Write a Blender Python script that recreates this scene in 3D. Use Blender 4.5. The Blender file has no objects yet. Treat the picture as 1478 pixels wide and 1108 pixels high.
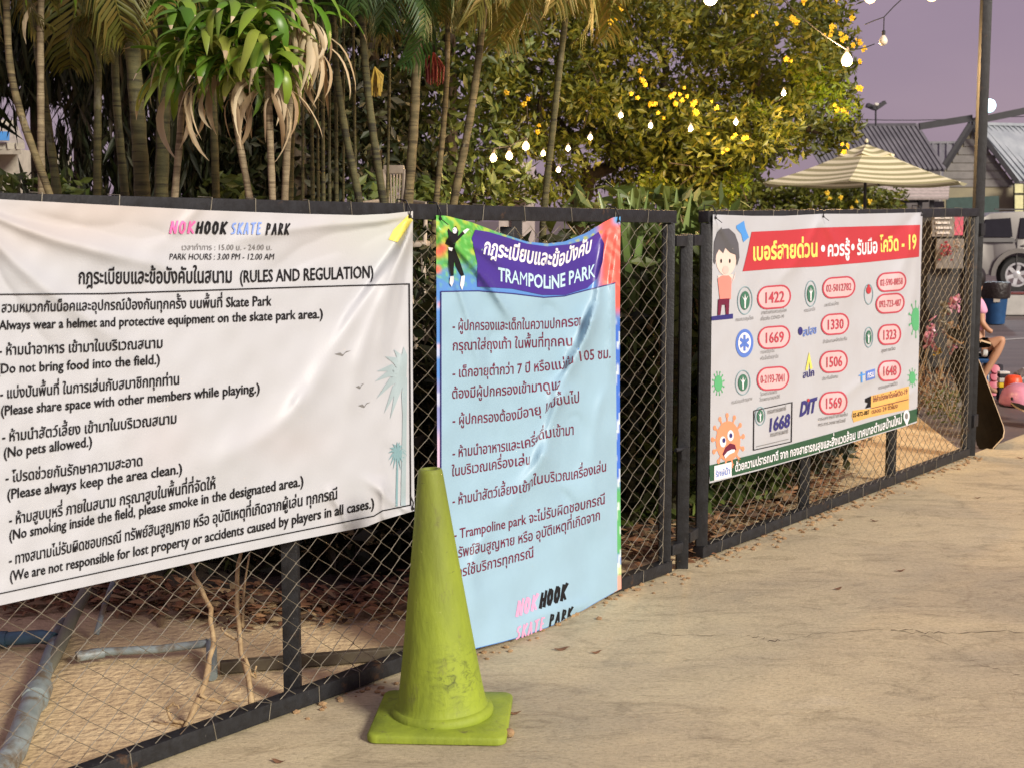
import bpy, bmesh, math, random
import numpy as np
from mathutils import Vector, Matrix, Euler
random.seed(7); RS = np.random.RandomState(11)
SC = bpy.context.scene; COL = SC.collection
R = math.radians
# ------------------------------------------------------------------ camera, world, sun, exposure
FPX, CX, CY = 2050.0, 739.0, 554.0            # measured focal length in photo pixels, photo centre
CAMZ, PITCH = 1.47, R(6.65)
cam = bpy.data.cameras.new('camera'); cam.sensor_width = 36; cam.lens = 36*FPX/1478
cam.clip_start = 0.05; cam.clip_end = 900
cam.dof.use_dof = True; cam.dof.focus_distance = 5.2; cam.dof.aperture_fstop = 9.0
camo = bpy.data.objects.new('camera', cam); COL.objects.link(camo)
camo.location = (0, 0, CAMZ); camo.rotation_euler = (R(90)-PITCH, 0, 0); SC.camera = camo

SUN_TO = Vector((-0.60, 0.64, -0.44)).normalized()      # light travels left and away
sun = bpy.data.lights.new('sun', 'SUN'); sun.energy = 3.45; sun.angle = R(16.0); sun.color = (1.0, .915, .79)
suno = bpy.data.objects.new('sun', sun); COL.objects.link(suno)
suno.rotation_euler = SUN_TO.to_track_quat('-Z', 'Y').to_euler(); suno.location = (5, -5, 8)
W = bpy.data.worlds.new('World'); SC.world = W; W.use_nodes = True
nt = W.node_tree; nt.nodes.clear()
sky = nt.nodes.new('ShaderNodeTexSky'); sky.sky_type = 'NISHITA'; sky.sun_disc = False
sky.sun_elevation = math.asin(-SUN_TO.z); sky.sun_rotation = math.atan2(-SUN_TO.x, -SUN_TO.y)
mx = nt.nodes.new('ShaderNodeMixRGB'); mx.inputs[0].default_value = .93
mx.inputs[2].default_value = (2.38, 1.69, 2.20, 1)
bg = nt.nodes.new('ShaderNodeBackground'); bg.inputs[1].default_value = .10
wo = nt.nodes.new('ShaderNodeOutputWorld')
nt.links.new(sky.outputs[0], mx.inputs[1]); cn = nt.nodes.new('ShaderNodeTexNoise'); cn.inputs['Scale'].default_value = 2.2; cn.inputs['Detail'].default_value = 5
cc_ = nt.nodes.new('ShaderNodeMapping'); cc_.inputs['Scale'].default_value = (1, 1, 3.5); tcw = nt.nodes.new('ShaderNodeTexCoord'); nt.links.new(tcw.outputs['Generated'], cc_.inputs[0]); nt.links.new(cc_.outputs[0], cn.inputs['Vector'])
cr_ = nt.nodes.new('ShaderNodeValToRGB'); cr_.color_ramp.elements[0].position = .3; cr_.color_ramp.elements[1].position = .7; cr_.color_ramp.elements[0].color = (.88,.87,.93,1); cr_.color_ramp.elements[1].color = (1.1,1.08,1.06,1)
nt.links.new(cn.outputs['Fac'], cr_.inputs[0]); mm_ = nt.nodes.new('ShaderNodeMixRGB'); mm_.blend_type = 'MULTIPLY'; mm_.inputs[0].default_value = 1; nt.links.new(mx.outputs[0], mm_.inputs[1]); nt.links.new(cr_.outputs[0], mm_.inputs[2])
nt.links.new(mm_.outputs[0], bg.inputs[0]); nt.links.new(bg.outputs[0], wo.inputs[0])
SC.view_settings.view_transform = 'Standard'; SC.view_settings.look = 'None'
SC.view_settings.exposure = 0.50; SC.view_settings.gamma = 1; SC.view_settings.use_curve_mapping = False
# ------------------------------------------------------------------ measuring helpers
cp, sp = math.cos(PITCH), math.sin(PITCH)
def ray(x, y):
    a = (x-CX)/FPX; b = -(y-CY)/FPX
    return Vector((a, cp+b*sp, -sp+b*cp))
def at(x, y, Y):
    d = ray(x, y); t = Y/d.y; return Vector((d.x*t, Y, CAMZ+d.z*t))
def ground(x, y, z=0.0):
    d = ray(x, y); t = (z-CAMZ)/d.z; return Vector((d.x*t, d.y*t, z))
def ppm(Y): return FPX*cp/Y*1.0
# ------------------------------------------------------------------ materials
def mat(name, col, rough=.7, col2=None, scale=8, bump=0.0, bscale=None, metal=0, stretch=None, spec=.5, trans=0, emit=None, detail=5, mixpos=(.35,.65)):
    m = bpy.data.materials.new(name); m.use_nodes = True; n = m.node_tree; b = n.nodes['Principled BSDF']
    b.inputs['Roughness'].default_value = rough; b.inputs['Metallic'].default_value = metal
    b.inputs['Specular IOR Level'].default_value = spec
    b.inputs['Base Color'].default_value = (*col, 1)
    tc = n.nodes.new('ShaderNodeTexCoord'); mp = n.nodes.new('ShaderNodeMapping')
    if stretch: mp.inputs['Scale'].default_value = stretch
    n.links.new(tc.outputs['Object'], mp.inputs[0])
    if col2 is None: col2 = tuple(c*.72 for c in col)
    ns = n.nodes.new('ShaderNodeTexNoise'); ns.inputs['Scale'].default_value = scale; ns.inputs['Detail'].default_value = detail
    ns.inputs['Roughness'].default_value = .62
    n.links.new(mp.outputs[0], ns.inputs['Vector'])
    cr = n.nodes.new('ShaderNodeValToRGB'); cr.color_ramp.elements[0].position = mixpos[0]; cr.color_ramp.elements[1].position = mixpos[1]
    cr.color_ramp.elements[0].color = (*col2, 1); cr.color_ramp.elements[1].color = (*col, 1)
    n.links.new(ns.outputs['Fac'], cr.inputs[0]); n.links.new(cr.outputs[0], b.inputs['Base Color'])
    if bump:
        nb = n.nodes.new('ShaderNodeTexNoise'); nb.inputs['Scale'].default_value = bscale or scale*4; nb.inputs['Detail'].default_value = 4
        n.links.new(mp.outputs[0], nb.inputs['Vector'])
        bp = n.nodes.new('ShaderNodeBump'); bp.inputs['Strength'].default_value = bump; bp.inputs['Distance'].default_value = .02
        n.links.new(nb.outputs['Fac'], bp.inputs['Height']); n.links.new(bp.outputs[0], b.inputs['Normal'])
    if trans:
        b.inputs['Subsurface Weight'].default_value = 0
        tr = n.nodes.new('ShaderNodeBsdfTranslucent'); mxs = n.nodes.new('ShaderNodeMixShader'); mxs.inputs[0].default_value = trans
        out = n.nodes['Material Output']; n.links.new(cr.outputs[0], tr.inputs[0])
        n.links.new(b.outputs[0], mxs.inputs[1]); n.links.new(tr.outputs[0], mxs.inputs[2]); n.links.new(mxs.outputs[0], out.inputs[0])
    if emit:
        b.inputs['Emission Color'].default_value = (*emit[0], 1); b.inputs['Emission Strength'].default_value = emit[1]
    m['b'] = 1
    return m
def leafmat(name, cols, rough=.5, trans=.25, scale=1.3):
    """foliage: colour differs from leaf to leaf (random per mesh island)"""
    m = bpy.data.materials.new(name); m.use_nodes = True; n = m.node_tree; b = n.nodes['Principled BSDF']
    b.inputs['Roughness'].default_value = rough
    g = n.nodes.new('ShaderNodeNewGeometry'); oi = n.nodes.new('ShaderNodeObjectInfo'); ad = n.nodes.new('ShaderNodeMath'); ad.operation = 'ADD'
    fr = n.nodes.new('ShaderNodeMath'); fr.operation = 'FRACT'
    n.links.new(g.outputs['Random Per Island'], ad.inputs[0]); n.links.new(oi.outputs['Random'], ad.inputs[1]); n.links.new(ad.outputs[0], fr.inputs[0])
    cr = n.nodes.new('ShaderNodeValToRGB'); e = cr.color_ramp.elements
    e[0].color = (*cols[0], 1); e[1].color = (*cols[-1], 1)
    for i, c in enumerate(cols[1:-1]): k = e.new((i+1)/(len(cols)-1)); k.color = (*c, 1)
    n.links.new(fr.outputs[0], cr.inputs[0]); n.links.new(cr.outputs[0], b.inputs['Base Color'])
    tr = n.nodes.new('ShaderNodeBsdfTranslucent'); mxs = n.nodes.new('ShaderNodeMixShader'); mxs.inputs[0].default_value = trans
    n.links.new(cr.outputs[0], tr.inputs[0]); n.links.new(b.outputs[0], mxs.inputs[1]); n.links.new(tr.outputs[0], mxs.inputs[2])
    n.links.new(mxs.outputs[0], n.nodes['Material Output'].inputs[0])
    return m
M = {}
M['steel'] = mat('painted_steel', (.022,.0235,.027), .5, (.012,.012,.013), 30, .12, 120, spec=.35)
M['wire'] = mat('galvanised_wire', (.31,.285,.225), .5, (.18,.16,.12), 40, metal=.25)
M['bwhite'] = mat('banner_white_vinyl', (.50,.52,.56), .42, (.475,.485,.515), 3, .05, 160, trans=.06)
M['ink'] = mat('black_ink', (.012,.012,.014), .6, spec=.2)
M['maroon'] = mat('maroon_ink', (.16,.012,.045), .5)
M['pvc'] = mat('old_pvc_pipe', (.30,.36,.37), .45, (.18,.22,.22), 9, .1)
M['pvcblue'] = mat('blue_pvc_pipe', (.06,.16,.24), .45, (.05,.08,.10), 12)
M['dracgreen'] = leafmat('dracaena_leaf', [(.07,.17,.02),(.13,.29,.025),(.24,.36,.04),(.14,.27,.04),(.42,.44,.08)], .35, .3)
M['dryleaf'] = leafmat('dry_leaf', [(.26,.16,.08),(.48,.37,.22),(.66,.56,.38),(.40,.30,.17)], .6, .2)
M['palmgreen'] = leafmat('palm_leaflet', [(.018,.05,.010),(.035,.085,.016),(.06,.10,.018),(.03,.07,.02)], .45, .2)
M['palmolive'] = leafmat('olive_palm_leaflet', [(.08,.10,.014),(.14,.13,.02),(.19,.14,.03),(.09,.12,.02)], .5, .25)
M['palmyellow'] = leafmat('yellow_lit_palm_leaflet', [(.20,.15,.02),(.34,.22,.035),(.25,.12,.02),(.14,.15,.03)], .5, .3)  # yellow fronds with the orange light put into their colour
M['treeleaf'] = leafmat('tree_leaf', [(.055,.075,.010),(.11,.13,.014),(.19,.20,.02),(.08,.11,.016),(.27,.24,.03)], .45, .35)
M['litleaf'] = leafmat('lit_tree_leaf', [(.16,.25,.015),(.28,.38,.02),(.42,.45,.03)], .45, .35)  # lighter copy of the tree leaf, bulb light put into its colour
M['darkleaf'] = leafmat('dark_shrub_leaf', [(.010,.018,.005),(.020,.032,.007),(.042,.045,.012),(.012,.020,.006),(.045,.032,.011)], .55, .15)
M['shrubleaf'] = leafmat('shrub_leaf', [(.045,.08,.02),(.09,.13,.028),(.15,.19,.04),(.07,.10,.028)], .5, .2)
M['agave'] = leafmat('sword_leaf', [(.15,.24,.07),(.25,.34,.11),(.19,.28,.09)], .4, .2)
M['petal'] = mat('yellow_petal', (.85,.62,.03), .5, (.80,.48,.02), 20, trans=.3)
M['trunk'] = mat('palm_trunk', (.21,.165,.08), .8, (.085,.07,.03), 6, .35, 60, stretch=(1,1,6))
M['trunkgreen'] = mat('green_palm_trunk', (.12,.11,.042), .75, (.045,.045,.017), 6, .35, 60, stretch=(1,1,6))
M['dractrunk'] = mat('dracaena_trunk', (.32,.26,.16), .8, (.17,.13,.075), 10, .3, 70, stretch=(1,1,4))
M['bark'] = mat('dark_bark', (.07,.05,.03), .85, (.03,.022,.014), 8, .5, 40, stretch=(1,1,.4))
M['twig'] = mat('dry_twig', (.50,.37,.20), .75, (.30,.20,.10), 25, .3, 90)
M['timber'] = mat('dark_timber', (.045,.022,.012), .8, (.02,.011,.007), 5, .2, 30, stretch=(6,1,1))
M['plastic'] = mat('pale_plastic', (.42,.37,.31), .5)
M['black'] = mat('black_rubber', (.012,.012,.013), .6)
M['bulb'] = mat('lit_bulb', (1,.8,.5), .4, emit=((1.0,.68,.30), 2.0))
M['bulbsmall'] = mat('lit_small_bulb', (1,.85,.6), .4, emit=((1.0,.76,.42), 2.4))
M['bulboff'] = mat('unlit_bulb_glass', (.78,.76,.66), .25)
M['flood'] = mat('lit_floodlight', (.9,1,1), .4, emit=((.50,.86,1.0), 2.4))
def add_patches(m, col, scale, lo, hi, stretch=(1,1,1)):
    n = m.node_tree; L = n.links.new; b = n.nodes['Principled BSDF']; src = b.inputs['Base Color'].links[0].from_socket
    tc = n.nodes.new('ShaderNodeTexCoord'); mp = n.nodes.new('ShaderNodeMapping'); mp.inputs['Scale'].default_value = stretch; L(tc.outputs['Object'], mp.inputs[0])
    nz = n.nodes.new('ShaderNodeTexNoise'); nz.inputs['Scale'].default_value = scale; nz.inputs['Detail'].default_value = 9; nz.inputs['Roughness'].default_value = .7; L(mp.outputs[0], nz.inputs['Vector'])
    mr = n.nodes.new('ShaderNodeMapRange'); mr.inputs[1].default_value = lo; mr.inputs[2].default_value = hi; L(nz.outputs['Fac'], mr.inputs[0])
    mx_ = n.nodes.new('ShaderNodeMixRGB'); mx_.inputs[2].default_value = (*col, 1); L(mr.outputs[0], mx_.inputs[0]); L(src, mx_.inputs[1]); L(mx_.outputs[0], b.inputs['Base Color'])
add_patches(M['steel'], (.09,.05,.028), 7, .62, .70); add_patches(M['steel'], (.13,.125,.115), 45, .66, .72)
add_patches(M['trunk'], (.05,.038,.018), 3, .53, .57, (.5,.5,16)); add_patches(M['trunk'], (.27,.24,.17), 9, .60, .68, (1,1,.6)); add_patches(M['trunkgreen'], (.025,.022,.010), 3, .54, .58, (.5,.5,14)); add_patches(M['trunkgreen'], (.19,.18,.12), 8, .58, .68, (1,1,.5)); add_patches(M['dractrunk'], (.12,.09,.05), 3, .52, .57, (.5,.5,22))
add_patches(M['pvc'], (.16,.13,.09), 10, .5, .62); add_patches(M['wire'], (.10,.06,.03), 6, .58, .68)
# ------------------------------------------------------------------ mesh builder
ORG = {}
class MB:
    def __init__(s): s.v = []; s.f = []; s.mi = []
    def add(s, vs, fs, m=0):
        o = len(s.v); s.v += [tuple(v) for v in vs]; s.f += [tuple(i+o for i in f) for f in fs]; s.mi += [m]*len(fs)
    def box(s, c, d, rot=None, m=0, bev=0):
        x, y, z = [k/2 for k in d]; c = Vector(c)
        if bev:
            bm = bmesh.new(); bmesh.ops.create_cube(bm, size=1)
            for v in bm.verts: v.co = Vector((v.co.x*d[0], v.co.y*d[1], v.co.z*d[2]))
            bmesh.ops.bevel(bm, geom=bm.edges[:], offset=bev, segments=2, profile=.6, affect='EDGES')
            vs = [v.co.copy() for v in bm.verts]; bm.verts.index_update(); fs = [[v.index for v in f.verts] for f in bm.faces]; bm.free()
        else:
            vs = [Vector(p) for p in ((-x,-y,-z),(x,-y,-z),(x,y,-z),(-x,y,-z),(-x,-y,z),(x,-y,z),(x,y,z),(-x,y,z))]
            fs = [(0,3,2,1),(4,5,6,7),(0,1,5,4),(1,2,6,5),(2,3,7,6),(3,0,4,7)]
        if rot is not None: vs = [rot @ v for v in vs]
        s.add([v+c for v in vs], fs, m)
    def beam(s, a, b, w, h=None, m=0, up=(0,0,1), bev=0):
        a = Vector(a); b = Vector(b); h = h or w; d = b-a; L = d.length; x = d.normalized(); u = Vector(up)
        if abs(x.dot(u)) > .97: u = Vector((0,1,0))
        y = u.cross(x).normalized(); z = x.cross(y); rot = Matrix((x, y, z)).transposed()
        s.box((a+b)/2, (L, w, h), rot, m, bev)
    def tube(s, pts, rad, n=8, m=0, cap=True):
        pts = [Vector(p) for p in pts]; N = len(pts)
        if not hasattr(rad, '__len__'): rad = [rad]*N
        vs = []; prev = None
        for i, p in enumerate(pts):
            t = (pts[min(i+1, N-1)]-pts[max(i-1, 0)]).normalized()
            if prev is None:
                u = Vector((0,0,1)) if abs(t.z) < .9 else Vector((1,0,0)); prev = u.cross(t).normalized()
            a = (prev - t*prev.dot(t)).normalized(); b = t.cross(a); prev = a
            for k in range(n):
                q = 2*math.pi*k/n; vs.append(p+(a*math.cos(q)+b*math.sin(q))*rad[i])
        fs = [(i*n+k, i*n+(k+1) % n, (i+1)*n+(k+1) % n, (i+1)*n+k) for i in range(N-1) for k in range(n)]
        if cap: fs += [tuple(range(n-1, -1, -1)), tuple((N-1)*n+k for k in range(n))]
        s.add(vs, fs, m)
    def lathe(s, prof, c=(0,0,0), n=32, m=0, rot=None, caps=True):
        c = Vector(c); vs = []
        for r, z in prof:
            for k in range(n):
                q = 2*math.pi*k/n; v = Vector((r*math.cos(q), r*math.sin(q), z))
                if rot is not None: v = rot @ v
                vs.append(v+c)
        N = len(prof); fs = [(i*n+k, i*n+(k+1) % n, (i+1)*n+(k+1) % n, (i+1)*n+k) for i in range(N-1) for k in range(n)]
        if caps: fs += [tuple(range(n-1, -1, -1)), tuple((N-1)*n+k for k in range(n))]
        s.add(vs, fs, m)
    def blob(s, c, r, m=0, sub=2, noise=.12, rot=None):
        bm = bmesh.new(); bmesh.ops.create_icosphere(bm, subdivisions=sub, radius=1); c = Vector(c)
        r = r if hasattr(r, '__len__') else (r, r, r); vs = []
        for v in bm.verts:
            k = 1+random.uniform(-noise, noise); q = Vector((v.co.x*r[0]*k, v.co.y*r[1]*k, v.co.z*r[2]*k))
            vs.append((rot @ q if rot is not None else q)+c)
        bm.verts.index_update(); s.add(vs, [[v.index for v in f.verts] for f in bm.faces], m); bm.free()
    def strip(s, pts, wid, side, fold=0.0, m=0):
        """leaf blade: centre line pts, half widths, side vector; folded a little along the midrib"""
        vs = []; N = len(pts); side = Vector(side).normalized()
        for i, p in enumerate(pts):
            t = (Vector(pts[min(i+1, N-1)])-Vector(pts[max(i-1, 0)])).normalized(); nn = side.cross(t)
            p = Vector(p); vs += [p-side*wid[i]+nn*wid[i]*fold, p, p+side*wid[i]+nn*wid[i]*fold]
        fs = []
        for i in range(N-1):
            a = i*3; fs += [(a, a+1, a+4, a+3), (a+1, a+2, a+5, a+4)]
        s.add(vs, fs, m)
    def build(s, name, mats, parent=None, smooth=False, loc=None):
        o0 = ORG.get(parent.name, Vector((0,0,0))) if parent else (Vector(loc) if loc is not None else Vector((0,0,0)))
        me = bpy.data.meshes.new(name); me.from_pydata([tuple(Vector(v)-o0) for v in s.v], [], s.f)
        if not isinstance(mats, (list, tuple)): mats = [mats]
        for q in mats: me.materials.append(M[q] if isinstance(q, str) else q)
        me.polygons.foreach_set('material_index', s.mi)
        if smooth:
            me.polygons.foreach_set('use_smooth', [True]*len(me.polygons))
            if smooth != 'all': me.set_sharp_from_angle(angle=R(40))
        me.update()
        o = bpy.data.objects.new(name, me); COL.objects.link(o)
        if parent: o.parent = parent
        elif loc is not None: o.location = loc
        ORG[o.name] = o0
        return o
def thing(name, label, cat, loc=(0,0,0), group=None):
    o = bpy.data.objects.new(name, None); COL.objects.link(o); o.location = loc; o.empty_display_size = .1
    ORG[o.name] = Vector(loc); return tag(o, label, cat, group)
def tag(o, label, cat, group=None, kind=None):
    o['label'] = label; o['category'] = cat
    if group: o['group'] = group
    if kind: o['kind'] = kind
    return o
def structure(o): o['kind'] = 'structure'; return o
def link(me, name, parent, loc, rot=(0,0,0), sc=1):
    o = bpy.data.objects.new(name, me); COL.objects.link(o); o.parent = parent
    o.location = Vector(loc)-ORG[parent.name]; o.rotation_euler = rot; o.scale = (sc,)*3 if not hasattr(sc, '__len__') else sc
    ORG[o.name] = ORG[parent.name]; return o

# ================================================================== GROUND
def slab(name, pts, z, m, sub=0, rough=0.0):
    bm = bmesh.new(); vs = [bm.verts.new((x, y, z)) for x, y in pts]; bm.faces.new(vs)
    me = bpy.data.meshes.new(name); bm.to_mesh(me); bm.free(); me.materials.append(m)
    o = bpy.data.objects.new(name, me); COL.objects.link(o); return structure(o)
def concrete_mat():
    m = bpy.data.materials.new('worn_concrete'); m.use_nodes = True; n = m.node_tree; L = n.links.new; b = n.nodes['Principled BSDF']
    b.inputs['Roughness'].default_value = .75
    tc = n.nodes.new('ShaderNodeTexCoord'); mp = n.nodes.new('ShaderNodeMapping'); mp.inputs['Scale'].default_value = (.75, 1.25, 1); L(tc.outputs['Object'], mp.inputs[0])
    def noise(s, d, r=.6, dist=0):
        q = n.nodes.new('ShaderNodeTexNoise'); q.inputs['Scale'].default_value = s; q.inputs['Detail'].default_value = d; q.inputs['Roughness'].default_value = r
        q.inputs['Distortion'].default_value = dist; L(mp.outputs[0], q.inputs['Vector']); return q
    def ramp(src, stops):
        c = n.nodes.new('ShaderNodeValToRGB'); e = c.color_ramp.elements
        e[0].position, e[0].color = stops[0][0], (*stops[0][1], 1); e[1].position, e[1].color = stops[-1][0], (*stops[-1][1], 1)
        for p, k in stops[1:-1]: q = e.new(p); q.color = (*k, 1)
        L(src, c.inputs[0]); return c
    big = ramp(noise(1.1, 8, .62, .8).outputs['Fac'], [(.30,(.43,.38,.27)),(.45,(.56,.485,.325)),(.60,(.64,.555,.36)),(.75,(.66,.59,.43))])
    mid = ramp(noise(5, 8, .7, 1.6).outputs['Fac'], [(.33,(.62,.60,.57)),(.48,(.94,.93,.91)),(.72,(1.06,1.05,1.03))])
    fine = ramp(noise(70, 6, .75).outputs['Fac'], [(.34,(.60,.585,.56)),(.52,(1,1,1)),(.8,(1.12,1.12,1.12))])
    def mul(a, c, f=1):
        q = n.nodes.new('ShaderNodeMixRGB'); q.blend_type = 'MULTIPLY'; q.inputs[0].default_value = f; L(a, q.inputs[1]); L(c, q.inputs[2]); return q
    c1 = mul(big.outputs[0], mid.outputs[0], .8); c2 = mul(c1.outputs[0], fine.outputs[0], .75)
    # scuffs: dark streaky marks
    mp2 = n.nodes.new('ShaderNodeMapping'); mp2.inputs['Scale'].default_value = (1.6, 9, 1); mp2.inputs['Rotation'].default_value = (0,0,.35); L(tc.outputs['Object'], mp2.inputs[0])
    sc = n.nodes.new('ShaderNodeTexNoise'); sc.inputs['Scale'].default_value = 1.7; sc.inputs['Detail'].default_value = 9; sc.inputs['Roughness'].default_value = .72; sc.inputs['Distortion'].default_value = .6; L(mp2.outputs[0], sc.inputs['Vector'])
    sr = ramp(sc.outputs['Fac'], [(.32,(.50,.48,.45)),(.44,(1,1,1)),(.9,(1,1,1))]); c3 = mul(c2.outputs[0], sr.outputs[0], .5)
    # cracks
    wn = noise(1.3, 6, .7); av = n.nodes.new('ShaderNodeMixRGB'); av.inputs[0].default_value = .34; L(tc.outputs['Object'], av.inputs[1]); L(wn.outputs['Color'], av.inputs[2])
    vo = n.nodes.new('ShaderNodeTexVoronoi'); vo.feature = 'DISTANCE_TO_EDGE'; vo.inputs['Scale'].default_value = .62; L(av.outputs[0], vo.inputs['Vector'])
    cr = ramp(vo.outputs['Distance'], [(0.0,(.9,.88,.86)),(.0035,(.95,.94,.93)),(.008,(1,1,1)),(1,(1,1,1))]); c4 = mul(c3.outputs[0], cr.outputs[0], .75)
    L(c4.outputs[0], b.inputs['Base Color'])
    h = n.nodes.new('ShaderNodeMath'); h.operation = 'ADD'; L(noise(5, 8, .7, 1.6).outputs['Fac'], h.inputs[0]); L(noise(90, 5, .8).outputs['Fac'], h.inputs[1])
    bp = n.nodes.new('ShaderNodeBump'); bp.inputs['Strength'].default_value = .6; bp.inputs['Distance'].default_value = .012; L(h.outputs[0], bp.inputs['Height'])
    bp2 = n.nodes.new('ShaderNodeBump'); bp2.inputs['Strength'].default_value = .8; bp2.inputs['Distance'].default_value = .01; L(cr.outputs[0], bp2.inputs['Height']); L(bp.outputs[0], bp2.inputs['Normal'])
    L(bp2.outputs[0], b.inputs['Normal']); return m
M['concrete'] = concrete_mat(); add_patches(M['concrete'], (.27,.235,.18), 2.0, .56, .95, (.6,1.7,1)); add_patches(M['concrete'], (.20,.17,.13), 210, .66, .74); add_patches(M['concrete'], (.72,.66,.52), 150, .68, .78)
M['sand'] = mat('sandy_soil', (.68,.54,.32), .9, (.52,.39,.22), 2.2, .8, 30, detail=9)
M['asphalt'] = mat('parking_pavement', (.155,.125,.115), .6, (.10,.082,.078), 1.2, .25, 60, stretch=(.3,2,1), detail=8)
M['soil'] = mat('dark_soil', (.07,.05,.03), .95, (.025,.018,.012), 5, .8, 30)

# fence line on the ground
GA0, GA1, GB1 = ground(0, 1179), ground(963, 826), ground(1397, 657)
GB0 = ground(1000, 809)
dirA = (GA1-GA0).normalized(); dirB = (GB1-GB0).normalized()
nA = Vector((dirA.y, -dirA.x, 0)); nB = Vector((dirB.y, -dirB.x, 0))       # towards the camera side
# base sheet to the horizon, then the pavement, concrete and sand sheets above it
slab('ground', [(-400,-60),(400,-60),(400,700),(-400,700)], -.012, M['asphalt'])
FL = GA0-dirA*6
far = GB1+dirB*1.3
concrete_edge = [(FL.x, FL.y), (GA1.x, GA1.y), (GB1.x, GB1.y), (far.x, far.y), (far.x+3, far.y+.8), (14, 13.5), (14, -12), (-12, -12)]
slab('concrete_pavement', concrete_edge, 0.0, M['concrete'])
back = [(GB1.x, GB1.y), (GA1.x, GA1.y), (FL.x, FL.y), (-14, 3), (-14, 22), (2.6, 22), (far.x-.35, far.y+3)]
M['crack'] = mat('dark_crack_line', (.13,.10,.065), .95, (.08,.06,.04), 30)  # thin dark strips laid flat along the cracks
random.seed(77)
for path, w_ in (([(1078,917),(1095,919),(1108,923),(1130,925)], .0028), ([(1286,908),(1318,909),(1335,913),(1375,914),(1430,911),(1500,910)], .0032), ([(1298,909),(1335,917),(1368,930),(1385,940),(1400,953),(1440,966),(1478,976)], .0017), ([(930,914),(1000,917),(1078,917)], .0012), ([(1130,925),(1180,915),(1220,911),(1286,908)], .0012)):
    pts = []
    for a, b in zip(path[:-1], path[1:]):
        for t in range(6): x = a[0]+(b[0]-a[0])*t/6; y = a[1]+(b[1]-a[1])*t/6; pts.append(ground(x, y+random.gauss(0, 1.0)))
    vs = []; fs = []
    for i, p in enumerate(pts):
        h = w_*random.uniform(.3, 1.5); vs += [(p.x, p.y-h, .0015), (p.x, p.y+h, .0015)]
        if i: fs.append((2*i-2, 2*i, 2*i+1, 2*i-1))
    me = bpy.data.meshes.new('pavement_crack'); me.from_pydata(vs, [], fs); me.materials.append(M['crack']); o = bpy.data.objects.new('pavement_crack', me); COL.objects.link(o); structure(o)
slab('sandy_ground', back, -.004, M['sand'])

# ================================================================== FENCE
def Pf(x, y, G, d, n, off):
    """point of the vertical plane through G along d, shifted by off towards the camera side, seen at photo pixel x,y"""
    r = ray(x, y); o = Vector((0,0,CAMZ)); q = G+n*off
    t = (q-o).dot(n)/r.dot(n); return o+r*t
zA = lambda P: 1.530+(P-GA0).dot(dirA)/(GA1-GA0).length*(1.500-1.530)
zB = lambda P: 1.500+(P-GB0).dot(dirB)/(GB1-GB0).length*(1.530-1.500)
TH = .05
def chain(G0, d, n, L, zt, off, z0=.045):
    """woven wire mesh: zigzag wires hooked into each other"""
    mb = MB(); hw, hh = .0455, .034; k = 0; u = 0.02
    while u < L-.01:
        pts = []; z = z0; j = 0; top = zt(G0+d*u)-.045
        while z <= top+.001:
            s = 1 if j % 2 else 0; uu = min(max(u+(hw if s ^ (k % 2) else 0)+(.002 if s ^ (k % 2) else -.002), 0.004), L-.004)
            ju = .005*math.sin(u*3.1+z*5)+.0035*math.sin(u*11-z*9+1); jz = .005*math.sin(u*2.3+z*7+2)+.003*math.sin(u*9+z*13); jn = .004*math.sin(u*4+z*6)
            pts.append(G0+d*min(max(uu+ju, .004), L-.004)+n*(off+jn*.6+(.0028 if (j % 2) else -.0028))+Vector((0,0,z+jz))); z += hh; j += 1
        mb.tube(pts, .0017, 4, cap=False); u += hw; k += 1
    return mb
def fence_panel(G0, G1, d, n, zt, label, posts, seed):
    th = thing('chain_link_fence', label, 'fence', G0)
    L = (G1-G0).length; up = Vector((0,0,1))
    def rail(a, b, nm): m = MB(); m.beam(a, b, TH, TH, bev=.004); return m.build(nm, 'steel', th, smooth=True)
    rail(G0+up*(zt(G0)-TH/2), G1+up*(zt(G1)-TH/2), 'top_rail')
    rail(G0+up*(.006+TH/2)+d*.0, G1+up*(.006+TH/2), 'bottom_rail')
    for P in (G0+d*TH/2, G1-d*TH/2):
        rail(P+up*(TH+.007), P+up*(zt(P)-TH-.001), 'upright')
    for px, ly, brace in posts:
        t = Pf(px, ly, G0, d, n, -.05); P = Vector((t.x, t.y, 0))
        rail(P+up*.002, P+up*(zt(P)-TH-.02), 'post')
        if brace:
            rail(P+up*.62-n*.03, P-n*.55+d*.02+up*.01, 'brace')
    w = chain(G0+d*TH, d, n, L-2*TH, zt, .018).build('wire_mesh', 'wire', th); w['kind'] = 'stuff'
    random.seed(seed); mt = MB(); u = .15
    while u < L-.1:
        for zc in (zt(G0+d*u)-TH/2, .006+TH/2):
            c = G0+d*u+up*zc; k = random.uniform(-.012, .012); mt.tube([c+n*.006-up*.028, c+n*.0265-up*.027+d*k, c+n*.0265+up*.027+d*k*2, c-n*.01+up*.029], .0014, 4)
        u += random.uniform(.17, .3)
    mt.build('wire_ties', 'wire', th)['kind'] = 'stuff'
    for P in (G0+d*TH/2, G1-d*TH/2):
        for zc in (zt(P)-TH, TH+.006):
            mw = MB()
            for k in range(9): mw.blob(P+n*.0255+d*(TH/2-.003)*(-1 if P is not G0 else 1)*(k/4-1)+up*zc, (.004,.003,.003), sub=1, noise=.3)
            mw.build('weld_bead', 'steel', th, smooth='all')
    return th
A_start = GA0-dirA*.9
fence_panel(A_start, GA1, dirA, nA, zA, 'long black framed chain link fence panel carrying the white rules banner and the blue banner', [(421, 900, 0), (732, 600, 0)], 1)
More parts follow.
